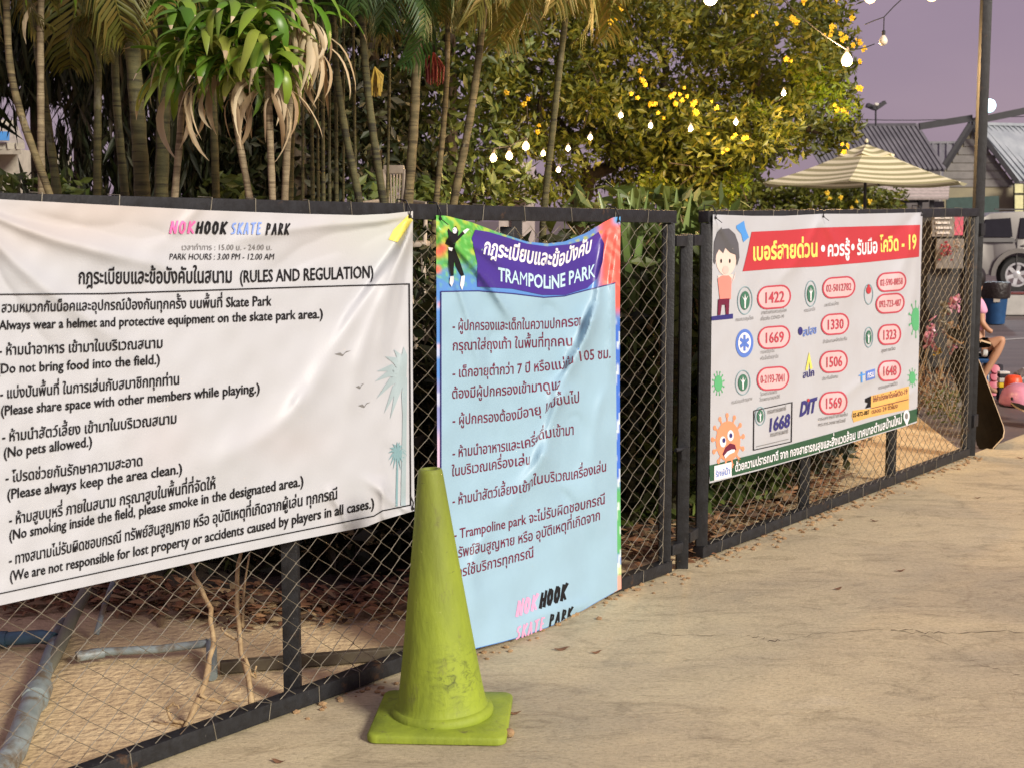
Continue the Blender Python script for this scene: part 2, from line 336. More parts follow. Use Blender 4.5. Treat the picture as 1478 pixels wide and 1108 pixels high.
fence_panel(GB0+dirB*.045, GB1-dirB*.03, dirB, nB, zB, 'black framed chain link fence panel carrying the red headed hotline banner', [(1160, 710, 0), (1286, 650, 1)], 2)
# gate stub between the two panels: two posts and short cross bars
gate = thing('gate_post_frame', 'pair of black steel posts joined by short bars between the two fence panels', 'gate frame', GA1+dirA*.1)
gA = Pf(987, 600, GA1, dirA, nA, 0); gA.z = 0; up = Vector((0,0,1))
gB = GB0+dirB*.017; gB = Vector((gB.x, gB.y, 0))-dirB*.004
zg = Pf(987, 338, GA1, dirA, nA, 0).z
m = MB(); m.beam(gA-up*.02, gA+up*zg, TH, TH, bev=.004); m.build('post', 'steel', gate, smooth=True)
for (p, q, yt) in ((GA1+dirA*.003, gA-dirA*.0255, 338), (gA+dirA*.0255, gB-dirB*.012, 338), (GA1+dirA*.003, gA-dirA*.0255, 777), (gA+dirA*.0255, gB-dirB*.012, 767)):
    z = Pf(985, yt, GA1, dirA, nA, 0).z-TH/2-.002
    m = MB(); m.beam(Vector((p.x, p.y, z)), Vector((q.x, q.y, z)), TH*.94, TH*.9, bev=.003); m.build('cross_bar', 'steel', gate, smooth=True)
m = MB(); m.tube([GA1+dirA*.004+nA*.03+up*.52, gA-dirA*.02+nA*.03+up*.52], .008, 8); m.box(gA-dirA*.045+nA*.036+up*.5, (.03,.012,.05)); m.build('latch', 'steel', gate)
# tall pole at the far end
tp = Vector((GB1.x, GB1.y, 0))+dirB*.022
pole = thing('tall_pole', 'tall square black steel pole standing at the far end of the fence', 'pole', tp)
m = MB(); m.beam(tp+up*0, tp+up*4.6, .058, .058, bev=.004); m.build('shaft', 'steel', pole, smooth=True)
for z in (.22, 1.40): m = MB(); m.box(tp+up*z, (.075,.075,.075), Matrix((dirB, Vector((-dirB.y, dirB.x, 0)), up)).transposed(), bev=.004); m.build('collar', 'steel', pole, smooth=True)

# ================================================================== BANNERS (measured on the fence plane)
class Banner:
    def __init__(s, G, d, n, off, ridges, label, noise, drape=None, kk=1.0, fold=None):
        s.G, s.d, s.n, s.off, s.r, s.noise, s.drape = Vector(G), d, n, off, ridges, noise, drape
        s.ph = RS.rand(12)*6.28; s.kk = kk; s.fold = fold
        s.root = thing('printed_banner', label, 'banner', G)
    def w(s, X, Y):
        v = np.zeros_like(X); kk = s.kk
        for (x0, y0, x1, y1, wd, A) in s.r:
            dx, dy = x1-x0, y1-y0; L = math.hypot(dx, dy); dx /= L; dy /= L
            t = ((X-x0)*dx+(Y-y0)*dy)/L; q = (X-x0)*(-dy)+(Y-y0)*dx
            wide = np.maximum(wd*(.35+.65*np.clip(t, 0, 1.2)), 6.5); q = q+wd*.35*np.sin(t*5+x0)
            fall = np.clip((t+.05)/.18, 0, 1)*np.clip((1.12-t)/.4, 0, 1); fall = fall*fall*(3-2*fall)
            v += kk*A*fall/(1+(q/wide)**2)**1.5
        p = s.ph
        v += s.noise*(np.sin(X*.021+Y*.013+p[0])+.7*np.sin(X*.045-Y*.031+p[1])+.5*np.sin(X*.075+Y*.052+p[2])*np.sin(Y*.06+p[3])+.35*np.sin(X*.13-Y*.02+p[4])*np.sin(Y*.09+X*.03+p[5]))
        if s.drape: v += s.drape(X, Y)
        return v
    def P(s, X, Y, lift=0.0):
        X = np.asarray(X, float); Y = np.asarray(Y, float)
        a = (X-CX)/FPX; b = -(Y-CY)/FPX
        r = np.stack([a, cp+b*sp, -sp+b*cp], -1); n = np.array(s.n); g = np.array(s.G)+0.0
        dist = (g-np.array([0,0,CAMZ])) @ n + s.off + np.maximum(s.w(X, Y), -.006) + lift
        t = dist/(r @ n); return np.array([0,0,CAMZ])+r*t[..., None]
    def sheet(s, top, bot, lx, rx, m, step=3.0, color=None):
        """top/bot: polylines of photo pixels; lx/rx: left and right edge x as functions of t"""
        nx = int((rx(0)-lx(0))/step); ny = int(np.mean([b[1] for b in bot])-np.mean([t[1] for t in top]))//int(step)
        S, T = np.meshgrid(np.linspace(0, 1, nx+1), np.linspace(0, 1, ny+1))
        X = lx(T)*(1-S)+rx(T)*S
        yt = np.interp(X, [p[0] for p in top], [p[1] for p in top]); yb = np.interp(X, [p[0] for p in bot], [p[1] for p in bot])
        Y = yt*(1-T)+yb*T; V = s.P(X, Y); V[..., 2] = np.maximum(V[..., 2], .004)
        mb = MB(); vs = V.reshape(-1, 3); k = nx+1
        fs = [(j*k+i, (j+1)*k+i, (j+1)*k+i+1, j*k+i+1) for j in range(ny) for i in range(nx)]
        mb.v = [tuple(v) for v in vs]; mb.f = fs; mb.mi = [0]*len(fs)
        o = mb.build('sheet', m, s.root, smooth='all')
        if color is not None:
            ca = o.data.color_attributes.new('print', 'FLOAT_COLOR', 'POINT'); C = color(X.reshape(-1), Y.reshape(-1))
            ca.data.foreach_set('color', np.concatenate([C, np.ones((len(C), 1))], 1).reshape(-1).astype(np.float32))
        return o
    def shape(s, polys, name, m, layer=1, maxlen=6.0, label=None):
        """polys: lists of photo-pixel outlines (or (verts, faces) pairs) printed on the sheet"""
        bm = bmesh.new()
        for p in polys:
            if isinstance(p, tuple):
                vs = [bm.verts.new((x, -y, 0)) for x, y in p[0]]
                for f in p[1]:
                    try: bm.faces.new([vs[i] for i in f])
                    except ValueError: pass
            else:
                try: bm.faces.new([bm.verts.new((x, -y, 0)) for x, y in p])
                except ValueError: pass
        bmesh.ops.triangulate(bm, faces=bm.faces[:])
        for f in bm.faces:
            f.normal_update()
            if f.normal.z < 0: f.normal_flip()
        for _ in range(7):
            es = [e for e in bm.edges if e.calc_length() > maxlen]
            if not es: break
            bmesh.ops.subdivide_edges(bm, edges=es, cuts=1); bmesh.ops.triangulate(bm, faces=[f for f in bm.faces if len(f.verts) > 3])
        bm.verts.ensure_lookup_table(); bm.verts.index_update()
        if not bm.verts: bm.free(); return
        X = np.array([v.co.x for v in bm.verts]); Y = np.array([-v.co.y for v in bm.verts])
        if s.fold is not None and name == 'lettering':
            fx = np.interp(Y, [p[1] for p in s.fold], [p[0] for p in s.fold]); on = ((Y > s.fold[0][1]) & (Y < s.fold[-1][1])).astype(float)
            q = X-fx; X = X-on*q*.82*np.exp(-(q/15.0)**2); Y = Y-on*5*np.clip(q/14, 0, 1)*np.clip(1.6-q/40, 0, 1)
        V = s.P(X, Y, .0013*layer+.0008); V[:, 2] = np.maximum(V[:, 2], .004+.001*layer)
        mb = MB(); mb.v = [tuple(v) for v in V]; mb.f = [tuple(v.index for v in f.verts) for f in bm.faces]; mb.mi = [0]*len(mb.f); bm.free()
        o = mb.build(name, m, s.root, smooth='all')
        if label: o['label'] = label
        return o
    def line(s, pts, w, name, m, layer=2):
        polys = []
        for a, b in zip(pts[:-1], pts[1:]):
            dx, dy = b[0]-a[0], b[1]-a[1]; L = math.hypot(dx, dy); nx, ny = -dy/L*w/2, dx/L*w/2; ex, ey = dx/L*w*.3, dy/L*w*.3
            polys.append([(a[0]+nx-ex, a[1]+ny-ey), (b[0]+nx+ex, b[1]+ny+ey), (b[0]-nx+ex, b[1]-ny+ey), (a[0]-nx-ex, a[1]-ny-ey)])
        return s.shape(polys, name, m, layer)
    def text(s, body, pts, h, m, bold=0.0, cap=None, layer=2, slant=0.0, name='lettering'):
        thai = any('\u0e00' <= c <= '\u0e7f' for c in body); ref = cap or (.56 if thai else .70)
        items, adv = [], 0.0; upv = False; upw = 0
        for ch in body:
            g, a = glyph(ch, bold)
            dy = 0.0
            if ch in '\u0e48\u0e49\u0e4a\u0e4b\u0e4c\u0e47' and upv: dy = .20
            if ch in '\u0e31\u0e34\u0e35\u0e36\u0e37': upv = True
            elif a > .01: upv = False
            items.append((g, adv, dy)); adv += a
        # baseline polyline by length
        P = [np.array(p, float) for p in pts]; seg = [np.linalg.norm(b-a) for a, b in zip(P[:-1], P[1:])]; tot = sum(seg); cum = np.concatenate([[0], np.cumsum(seg)])
        k = tot/adv; hy = h/ref; polys = []
        xs = np.array([p[0] for p in P]); ys = np.array([p[1] for p in P])
        for (vs, fs), off, dy in items:
            if not len(vs): continue
            l = (vs[:, 0]+off)*k; bx = np.interp(l, cum, xs); by = np.interp(l, cum, ys)
            ex = np.where(l < 0, l*(xs[1]-xs[0])/seg[0], 0)
            yy = (vs[:, 1]+dy)*hy
            polys.append((list(zip((bx+ex+yy*slant).tolist(), (by-yy).tolist())), fs))
        return s.shape(polys, name, m, layer, 5.0)
GL = {}
def raw(sv, bold):
    c = bpy.data.curves.new('t', 'FONT'); c.body = sv; c.size = 1; c.resolution_u = 2; c.offset = bold
    o = bpy.data.objects.new('t', c); COL.objects.link(o); dg = bpy.context.evaluated_depsgraph_get()
    me = bpy.data.meshes.new_from_object(o.evaluated_get(dg)); vs = np.array([(v.co.x, v.co.y) for v in me.vertices]).reshape(-1, 2)
    fs = [tuple(p.vertices) for p in me.polygons]; bpy.data.objects.remove(o); bpy.data.curves.remove(c); bpy.data.meshes.remove(me); return vs, fs
def glyph(ch, bold):
    if (ch, bold) not in GL:
        if '|' not in GL: GL['|'] = raw('|', 0)[0][:, 0].max()
        a = raw(ch+'|', 0)[0][:, 0].max()-GL['|']
        def area(g):
            v, f = g; t = 0
            for p in f:
                q = v[list(p)]; t += abs(np.dot(q[:, 0], np.roll(q[:, 1], 1))-np.dot(q[:, 1], np.roll(q[:, 0], 1)))/2
            return t
        g0 = raw(ch, 0); A0 = area(g0); best = g0
        if bold and A0 > 0:
            e = {}
            for p in g0[1]:
                for i in range(len(p)): k = frozenset((p[i], p[i-1])); e[k] = e.get(k, 0)+1
            per = sum(np.linalg.norm(np.subtract(*g0[0][list(k)])) for k, c in e.items() if c == 1)
            sc_ = 9
            for b_ in (bold, bold*.92, bold*1.08, bold*.84, bold*1.16, bold*.76, bold*.68, bold*.6, bold*.5, bold*.4):
                g = raw(ch, b_); A = area(g); bx = abs((g[0][:, 0].max()-g[0][:, 0].min())-(g0[0][:, 0].max()-g0[0][:, 0].min())-2*b_)+abs((g[0][:, 1].max()-g[0][:, 1].min())-(g0[0][:, 1].max()-g0[0][:, 1].min())-2*b_)
                q = abs(A-A0-per*b_)/(per*b_)+bx*10+abs(b_-bold)/bold*.25
                if q < sc_: sc_ = q; best = g
            if sc_ > .75: best = g0
        GL[(ch, bold)] = (best, a)
    return GL[(ch, bold)]
# brush letters of the park logo: strokes in a unit box
BR = {'N': [[(0,0),(.12,1)],[(.12,1),(.55,0)],[(.55,0),(.72,1.05)]], 'O': [[(.3,1),(.05,.6),(.1,.12),(.35,0),(.6,.35),(.55,.85),(.3,1)]],
      'K': [[(.05,0),(.15,1)],[(.7,1),(.12,.45)],[(.15,.5),(.65,0)]], 'H': [[(0,0),(.12,.95)],[(.55,0),(.68,1)],[(.02,.45),(.66,.55)]],
      'S': [[(.6,.95),(.2,.9),(.1,.65),(.5,.4),(.45,.1),(0,.02)]], 'A': [[(0,0),(.35,1)],[(.35,1),(.62,0)],[(.12,.35),(.58,.4)]],
      'T': [[(0,.92),(.75,1)],[(.38,.96),(.3,0)]], 'E': [[(.1,0),(.15,1)],[(.12,1),(.6,.98)],[(.12,.52),(.5,.55)],[(.08,0),(.58,.05)]],
      'P': [[(.1,0),(.15,1)],[(.1,1),(.55,.9),(.5,.55),(.15,.45)]], 'R': [[(.1,0),(.15,1)],[(.1,1),(.55,.9),(.5,.6),(.15,.48)],[(.2,.48),(.65,0)]], "'": [[(.2,.8),(.3,1.05)]]}
def brush(b, word, x0, y0, x1, y1, h, w, m):
    polys = []; n = len(word); cw = (x1-x0)/n
    for i, ch in enumerate(word):
        for st in BR[ch]:
            for j, (p, q) in enumerate(zip(st[:-1], st[1:])):
                def T(v): return (x0+(i+v[0]*.95)*cw+v[1]*h*.10, y0+(y1-y0)*(i+v[0])/n-v[1]*h)
                a, c = T(p), T(q); dx, dy = c[0]-a[0], c[1]-a[1]; L = math.hypot(dx, dy) or 1
                wa, wb = w*(.6 if j == 0 else .5), w*(.42 if j == len(st)-2 else .5); ex, ey = dx/L*w*.15, dy/L*w*.15
                nx, ny = -dy/L, dx/L
                polys.append([(a[0]+nx*wa-ex, a[1]+ny*wa-ey), (c[0]+nx*wb+ex, c[1]+ny*wb+ey), (c[0]-nx*wb+ex, c[1]-ny*wb+ey), (a[0]-nx*wa-ex, a[1]-ny*wa-ey)])
    return b.shape(polys, 'logo_lettering', m, 2)
def ell(cx, cy, rx, ry, n=28, sl=0.0): return [(cx+rx*math.cos(2*math.pi*k/n), cy+ry*math.sin(2*math.pi*k/n)+sl*rx*math.cos(2*math.pi*k/n)) for k in range(n)]
def ringp(cx, cy, rx, ry, wx, wy, n=28, sl=0.0):
    o = ell(cx, cy, rx, ry, n, sl); i = ell(cx, cy, rx-wx, ry-wy, n, sl); return (o+i, [(k, (k+1) % n, n+(k+1) % n, n+k) for k in range(n)])
def flatm(name, c, rough=.45): M[name] = mat(name, c, rough, tuple(k*.93 for k in c), 4); return name
def vcol(name, rough=.38):
    m = mat(name, (.7,.7,.7), rough, bump=.05, bscale=160); n = m.node_tree; a = n.nodes.new('ShaderNodeVertexColor'); a.layer_name = 'print'
    n.links.new(a.outputs[0], n.nodes['Principled BSDF'].inputs['Base Color']); return m
def ss(a, b, x): t = np.clip((x-a)/(b-a), 0, 1); return t*t*(3-2*t)

# ---- banner 1: white rules banner
b1 = Banner(GA0, dirA, nA, .034, [
    (592,308,420,640,30,.020),(592,308,500,600,20,.016),(592,308,545,520,14,.014),(592,308,575,470,9,.010),(592,308,380,400,20,-.012),(592,308,465,520,18,-.013),(592,308,565,610,12,-.010),
    (592,308,330,350,14,.010),(-60,290,260,400,20,.018),(-60,290,190,520,26,.016),(-60,290,130,620,22,-.012),(-60,290,330,360,18,-.010),(440,560,300,700,34,.012),
    (597,738,520,690,12,.010),(560,752,545,690,9,.012),(500,762,478,700,9,.010),(575,745,560,640,10,-.010),(150,760,60,600,30,.008),(300,300,200,360,20,.008)],
    'large white vinyl rules and regulation banner with black text hung on the long fence panel', .0030, None, 1.35)
def c1(X, Y):
    C = np.tile(np.array([.465,.485,.52]), (len(X), 1))
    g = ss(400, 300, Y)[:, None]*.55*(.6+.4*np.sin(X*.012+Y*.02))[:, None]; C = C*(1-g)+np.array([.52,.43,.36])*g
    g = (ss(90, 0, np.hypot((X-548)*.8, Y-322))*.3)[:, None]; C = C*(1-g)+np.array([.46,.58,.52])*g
    for (x, y, sx, sy) in ((545,738,12,45),(480,745,16,40),(420,640,60,30),(235,640,50,50)):
        g = (np.exp(-((X-x)/sx)**2-((Y-y)/sy)**2)*.16)[:, None]; C = C*(1-g)+np.array([.50,.41,.40])*g
    return C
top1 = [(-300,270),(0,288),(300,304),(435,309),(517,311),(560,309),(596,305)]
bot1 = [(-300,940),(0,873),(300,807),(430,779),(530,759),(552,750),(600,736)]
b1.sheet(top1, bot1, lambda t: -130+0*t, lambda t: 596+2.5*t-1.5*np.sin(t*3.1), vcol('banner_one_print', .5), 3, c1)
ink = 'ink'
b1.line([(-120,428),(0,425),(150,424),(300,419),(450,414),(591,410),(592,560),(593,728),(552,736.5),(540,744),(490,754),(300,792),(0,856),(-120,882)], 1.7, 'border_line', ink)
flatm('pink_ink', (.80,.16,.42)); flatm('blue_ink', (.20,.32,.72)); flatm('palm_ink', (.20,.35,.39)); flatm('grey_ink', (.20,.20,.20)); flatm('lilac_ink', (.72,.35,.55))
brush(b1, 'NOK', 246, 337, 284, 337, 17, 3.0, 'pink_ink'); brush(b1, 'HOOK', 284, 337, 330, 338, 17, 3.2, ink)
brush(b1, 'SKATE', 334, 338, 380, 338, 16, 2.3, 'blue_ink'); brush(b1, 'PARK', 384, 339, 420, 339, 16, 2.3, ink)
b1.text('เวลาทำการ : 15.00 น. - 24.00 น.', [(262,361),(393,361)], 6.5, 'grey_ink')
b1.text('PARK HOURS : 3.00 PM - 12.00 AM', [(244,375),(396,375)], 9, 'ink', 0, slant=.12)
b1.text('กฎระเบียบและข้อบังคับในสนาม', [(113,410),(336,408)], 17, ink, .016)
b1.text('(RULES AND REGULATION)', [(346,408),(438,405),(540,401)], 17.5, ink, .014)
T1 = [('สวมหมวกกันน็อคและอุปกรณ์ป้องกันทุกครั้ง บนพื้นที่ Skate Park', [(2,451),(130,448),(280,445),(392,441)], 11.5),
      ('(Always wear a helmet and protective equipment on the skate park area.)', [(-6,476),(200,470),(467,459)], 12),
      ('- ห้ามนำอาหาร เข้ามาในบริเวณสนาม', [(-2,513),(120,508),(236,502)], 12),
      ('(Do not bring food into the field.)', [(-5,539),(110,533),(232,525)], 12.5),
      ('- แบ่งปันพื้นที่ ในการเล่นกับสมาชิกทุกท่าน', [(0,575),(130,565),(260,554)], 12),
      ('(Please share space with other members while playing.)', [(1,599),(190,583),(376,566)], 12.5),
      ('- ห้ามนำสัตว์เลี้ยง เข้ามาในบริเวณสนาม', [(3,637),(130,624),(256,610)], 12),
      ('(No pets allowed.)', [(5,660),(134,643)], 13),
      ('- โปรดช่วยกันรักษาความสะอาด', [(8,696),(110,684),(207,671)], 12),
      ('(Please always keep the area clean.)', [(10,720),(140,701),(264,682)], 13),
      ('- ห้ามสูบบุหรี่ ภายในสนาม กรุณาสูบในพื้นที่ที่จัดให้', [(13,757),(165,730),(312,704)], 12.5),
      ('(No smoking inside the field, please smoke in the designated area.)', [(13,779),(230,738),(439,700)], 13),
      ('- ทางสนามไม่รับผิดชอบกรณี ทรัพย์สินสูญหาย หรือ อุบัติเหตุที่เกิดจากผู้เล่น ทุกกรณี', [(13,815),(250,766),(488,719)], 12.5),
      ('(We are not responsible for lost property or accidents caused by players in all cases.)', [(14,838),(280,785),(541,732)], 13)]
for s_, p_, h_ in T1: th_ = any('\u0e00' < c < '\u0e7f' for c in s_); b1.text(s_, p_, h_*(1 if th_ else 1.12), ink, .014 if th_ else .017)
# printed seaside decoration: two palms, birds, yellow corner
def palmprint(cx, cy, rx, ry, base, w, n, a0=0, a1=360):
    polys = []
    for k in range(n):
        a = R(a0+(a1-a0)*k/n+random.uniform(-6, 6)); ex, ey = cx+rx*math.cos(a), cy+ry*math.sin(a)*.9+ry*.18; mx_, my_ = (cx+ex)/2, (cy+ey)/2-ry*.16
        px, py = -math.sin(a)*rx*.09, math.cos(a)*ry*.09
        polys += [[(cx+px*.4, cy+py*.4), (mx_+px, my_+py), (ex, ey), (mx_-px, my_-py), (cx-px*.4, cy-py*.4)]]
    polys.append([(cx-w*.4, cy), (cx+w*.4, cy), (base[0]+w/2, base[1]), (base[0]-w/2, base[1])]); return polys
b1.shape(palmprint(574, 654, 14, 24, (572.5, 730), 3, 15), 'printed_palm', 'palm_ink', 1)
flatm('pale_palm_ink', (.33,.42,.45))
b1.shape(palmprint(585, 545, 44, 62, (582, 729), 7, 9, 95, 290), 'printed_palm', 'pale_palm_ink', 1)
for x, y, s_ in ((495,510,12),(526,584,9),(520,557,6)):
    b1.shape([[(x-s_, y+1), (x-s_*.3, y-1), (x, y+2), (x+s_*.4, y-3), (x+s_, y-4), (x+s_*.3, y-.5), (x, y+4)]], 'printed_bird', 'grey_ink', 1)
flatm('yellow_ink', (.78,.70,.15)); b1.shape([[(591,309),(596,318),(574,350),(561,346),(568,332)]], 'printed_corner', 'yellow_ink', 1)

# ---- banner 2: blue trampoline banner, sagging between two ties and resting on the ground
def drape2(X, Y):
    t = np.clip((Y-600)/340, 0, 1); s_ = np.clip((895-X)/260, 0, 1); return .085*t**2.2*np.sin(np.clip(s_, 0, 1)*1.9)+.004*np.sin(X*.09+Y*.02)*t
b2 = Banner(GA0, dirA, nA, .036, [
    (633,318,745,470,11,.020),(633,318,700,560,12,.012),(633,318,820,410,12,-.014),(633,318,730,390,7,.012),(890,318,842,500,13,.030),(855,440,800,600,17,.034),(890,318,866,430,7,-.018),(820,560,770,690,15,.020),
    (890,318,800,400,14,-.016),(895,320,875,560,9,.014),(780,440,830,560,24,-.018),(840,600,800,700,20,-.015),(780,640,730,760,22,.016),(720,470,700,640,22,-.010),(870,560,850,760,18,.010),(700,760,680,900,22,.012),(850,860,730,925,24,.014),(810,700,860,840,26,-.012)],
    'tall light blue trampoline park banner sagging from its corners and touching the ground', .0030, drape2, 1.25, [(843,432),(842,440),(836,480),(822,520),(806,560),(782,610),(766,660),(764,712)])
top2 = [(620,311),(630,311),(645,312),(680,321),(720,336),(760,349),(790,352),(815,349),(845,337),(870,322),(885,314),(896,313)]
bot2 = [(620,951),(655,944),(688,935),(725,926),(760,916),(800,901),(830,887),(862,868),(896,849)]
def c2(X, Y):
    C = np.tile(np.array([.10,.26,.62]), (len(X), 1))
    def blend(g, c): nonlocal C; g = np.clip(g, 0, 1)[:, None]; C = C*(1-g)+np.array(c)*g
    n1 = np.sin(X*.21+np.sin(Y*.13)*2)*np.sin(Y*.17+np.sin(X*.11)*2); n2 = np.sin(X*.37+Y*.21)*np.sin(Y*.31-X*.17+1)
    blend(ss(760, 700, X)*ss(405, 365, Y+X*.1-66+n1*14), (.10,.40,.07)); blend(ss(735, 690, X)*ss(400, 360, Y)*ss(.1, .6, n1), (.42,.55,.08))
    blend(ss(.45, .75, n2)*ss(740, 690, X)*ss(430, 380, Y), (.20,.55,.14)); blend(ss(365, 340, Y)*ss(.3, .7, n2)*ss(700, 730, X), (.45,.50,.08))
    for (x, y, r_) in ((633,364,11),(631,389,8),(636,440,5),(634,500,4),(640,358,9)): blend(1.2-np.hypot(X-x, Y-y)/r_*1.1, (.85,.13,.10))
    blend(ss(856, 874, X-(Y-330)*.02)*ss(462, 440, Y), (.80,.13,.10)); blend(ss(.2, .7, n1)*ss(862, 878, X)*ss(440, 400, Y)*.6, (.85,.35,.28)); blend(ss(880, 890, X)*ss(330, 318, Y), (.12,.40,.75))
    r = ss(884, 890, X); blend(r*ss(455, 470, Y), (.05,.16,.62)); blend(r*ss(690, 712, Y), (.10,.42,.14)); blend(r*ss(795, 802, Y)*ss(822, 812, Y), (.06,.22,.62)); blend(r*ss(826, 832, Y), (.75,.38,.30)); blend(r*ss(812, 816, Y)*ss(830, 824, Y), (.65,.75,.35))
    blend(r*ss(.35, .55, np.sin(Y*.11+X*.5)*np.sin(Y*.047+1))*ss(455, 470, Y)*.9, (.70,.80,.80)); l = ss(640, 634, X); blend(l*ss(540, 560, Y), (.25,.28,.55)); blend(l*ss(.5, .8, np.sin(Y*.09))*ss(430, 450, Y)*.7, (.60,.65,.80)); blend(l*ss(610, 640, Y), (.60,.45,.62))
    return C
b2.sheet(top2, bot2, lambda t: 629.5+3*t, lambda t: 895.5+1.5*t-1.5*np.sin(t*3.1), vcol('banner_two_print', .34), 3, c2)
flatm('banner_cyan', (.30,.47,.59), .5); flatm('banner_purple', (.060,.032,.27), .34); flatm('navy_ink', (.03,.03,.18)); flatm('white_ink', (.80,.80,.84)); flatm('aqua_ink', (.50,.72,.82))
panel = [(637,422),(690,421),(740,425),(785,430),(815,428),(845,420),(888,409),(889.5,580),(890.5,700),(891.3,851),(862,867.2),(830,886.2),(800,900),(760,915),(725,925),(688,934),(655,943),(639,946),(637,680)]
b2.shape([panel], 'text_panel', 'banner_cyan', 1, 6)
b2.line([(637,421),(690,420),(740,424),(785,429.5),(815,427.5),(845,419.5),(888,408.5)], 1.6, 'border_line', 'navy_ink'); b2.line([(636.6,421),(636.6,680),(638.6,944)], 1.6, 'border_line', 'navy_ink')
b2.shape([[(686,332),(705,335),(732,343),(760,352),(790,356),(821,353),(848,346),(864,335),(872,352),(870,378),(862,402),(848,416),(816,426),(783,426),(740,417),(689,414),(689,380),(681,344)]], 'title_panel', 'banner_purple', 1, 6)
b2.text('กฎระเบียบและข้อบังคับ', [(697,366),(720,371),(740,375),(770,381),(805,385),(827,376),(853,363)], 17, 'white_ink', .030, layer=2, slant=.15)
b2.text('TRAMPOLiNE PARK', [(719,405),(745,410),(772,415),(800,417),(818,412),(859,400)], 19, 'aqua_ink', .024, layer=2)
mr = 'maroon'
T2 = [('- ผู้ปกครองและเด็กในความปกครอง', [(653,477),(740,476),(800,474),(838,469)], 11.5), ('กรุณาใส่ถุงเท้า ในพื้นที่ทุกคน', [(653,506),(740,503),(822,499)], 11.5),
      ('- เด็กอายุต่ำกว่า 7 ปี หรือแม่บ้าน 105 ซม.', [(653,545),(750,539),(820,531),(882,517)], 11.5), ('ต้องมีผู้ปกครองเข้ามาดูแล', [(652,575),(730,570),(808,561)], 11.5),
      ('- ผู้ปกครองต้องมีอายุ 18 ปีขึ้นไป', [(653,613),(740,606),(837,583)], 11.5), ('- ห้ามนำอาหารและเครื่องดื่มเข้ามา', [(653,660),(740,649),(829,628)], 11.5),
      ('ในบริเวณเครื่องเล่น', [(652,687),(762,669)], 11.5), ('- ห้ามนำสัตว์เลี้ยงเข้ามาในบริเวณเครื่องเล่น', [(653,729),(760,708),(876,679)], 11.5),
      ('- Trampoline park จะไม่รับผิดชอบกรณี', [(655,778),(770,753),(874,726)], 11.5), ('ทรัพย์สินสูญหาย หรือ อุบัติเหตุที่เกิดจาก', [(653,806),(770,779),(867,749)], 11.5), ('การใช้บริการทุกกรณี', [(653,835),(771,803)], 11.5)]
for s_, p_, h_ in T2: b2.text(s_, p_, h_, mr, .010)
brush(b2, 'NOK', 746, 889, 778, 877, 22, 3.4, 'lilac_ink'); brush(b2, "HOOK", 780, 877, 820, 863, 23, 3.8, ink)
brush(b2, 'SKATE', 745, 922, 788, 907, 18, 2.4, 'lilac_ink'); brush(b2, 'PARK', 793, 904, 828, 891, 17, 2.6, ink)
# printed dancer: plain silhouette
b2.shape([[(647,330),(656,339),(653,333),(658,326),(662,334),(661,341),(668,334),(671,337),(658,350),(656,358),(660,368),(664,378),(670,397),(666,399),(658,385),(656,376),(655,388),(655,398),(651,398),(648,380),(647,362),(650,356),(643,352),(646,344),(648,344),(646,334)]], 'printed_dancer', ink, 2)
b2.shape([ell(656.5,333,3.4,4.6,12), [(650,399),(655,399),(655,407),(652,414),(649,409)], [(666,399),(671,398),(670,410),(667,419),(664,412)], [(668,334),(674,330),(678,331),(671,338)], [(647,357),(654,358),(652,363),(648,361)]], 'printed_dancer', 'white_ink', 3)

# ---- banner 3: hotline banner on the second panel
b3 = Banner(GB0, dirB, nB, .034, [(1030,312,1090,430,12,.010),(1187,312,1120,420,12,.012),(1187,312,1230,440,14,.010),(1331,309,1270,450,14,.014),(1331,309,1300,520,10,.010),(1331,309,1220,380,12,-.008),(1290,520,1190,600,14,.012),(1320,560,1250,600,10,.010),(1110,400,1090,640,18,.006),(1290,590,1300,540,8,.010)],
    'white public health hotline banner with red heading and green strip on the second fence panel', .0020, None, 1.15)
top3 = [(1020,310),(1029,310),(1085,312),(1130,312),(1187,309),(1240,309),(1331,307),(1340,307)]
bot3 = [(1015,699),(1024,697),(1100,677),(1170,657),(1230,638),(1303,616),(1324,609),(1335,605)]
b3.sheet(top3, bot3, lambda t: 1029-5*t, lambda t: 1331.5-8*t, 'bwhite', 3)
flatm('heading_red', (.50,.04,.05)); flatm('strip_green', (.020,.085,.042)); flatm('pill_pink', (.66,.46,.47)); flatm('gold_ink', (.95,.72,.16)); flatm('emblem_green', (.05,.17,.11)); flatm('emblem_blue', (.10,.20,.60))
flatm('virus_green', (.10,.42,.18)); flatm('virus_orange', (.82,.30,.16)); flatm('hair_grey', (.10,.10,.11)); flatm('skin_print', (.80,.62,.55)); flatm('shirt_print', (.78,.27,.22)); flatm('orange_ink', (.72,.42,.12)); flatm('flag_blue', (.08,.30,.72)); flatm('pill_red', (.50,.06,.09))
b3.shape([[(1085,335),(1130,333),(1182,329),(1250,327),(1328,325),(1326.5,371),(1250,379),(1180,385),(1120,388),(1072,392),(1079,364)]], 'heading_band', 'heading_red', 1)
b3.text('เบอร์สายด่วน', [(1086,376),(1181,370)], 19, 'gold_ink', .030); b3.text('ควรรู้', [(1194,370),(1227,368)], 16, 'white_ink', .028); b3.text('รับมือ', [(1237,368),(1267,365)], 16, 'white_ink', .028); b3.text('โควิด - 19', [(1270,364),(1323,359)], 16.5, 'gold_ink', .028)
b3.shape([ell(1188,359,3,5,14), ell(1231,357,2.5,4.8,14)], 'bullet', 'white_ink', 2)
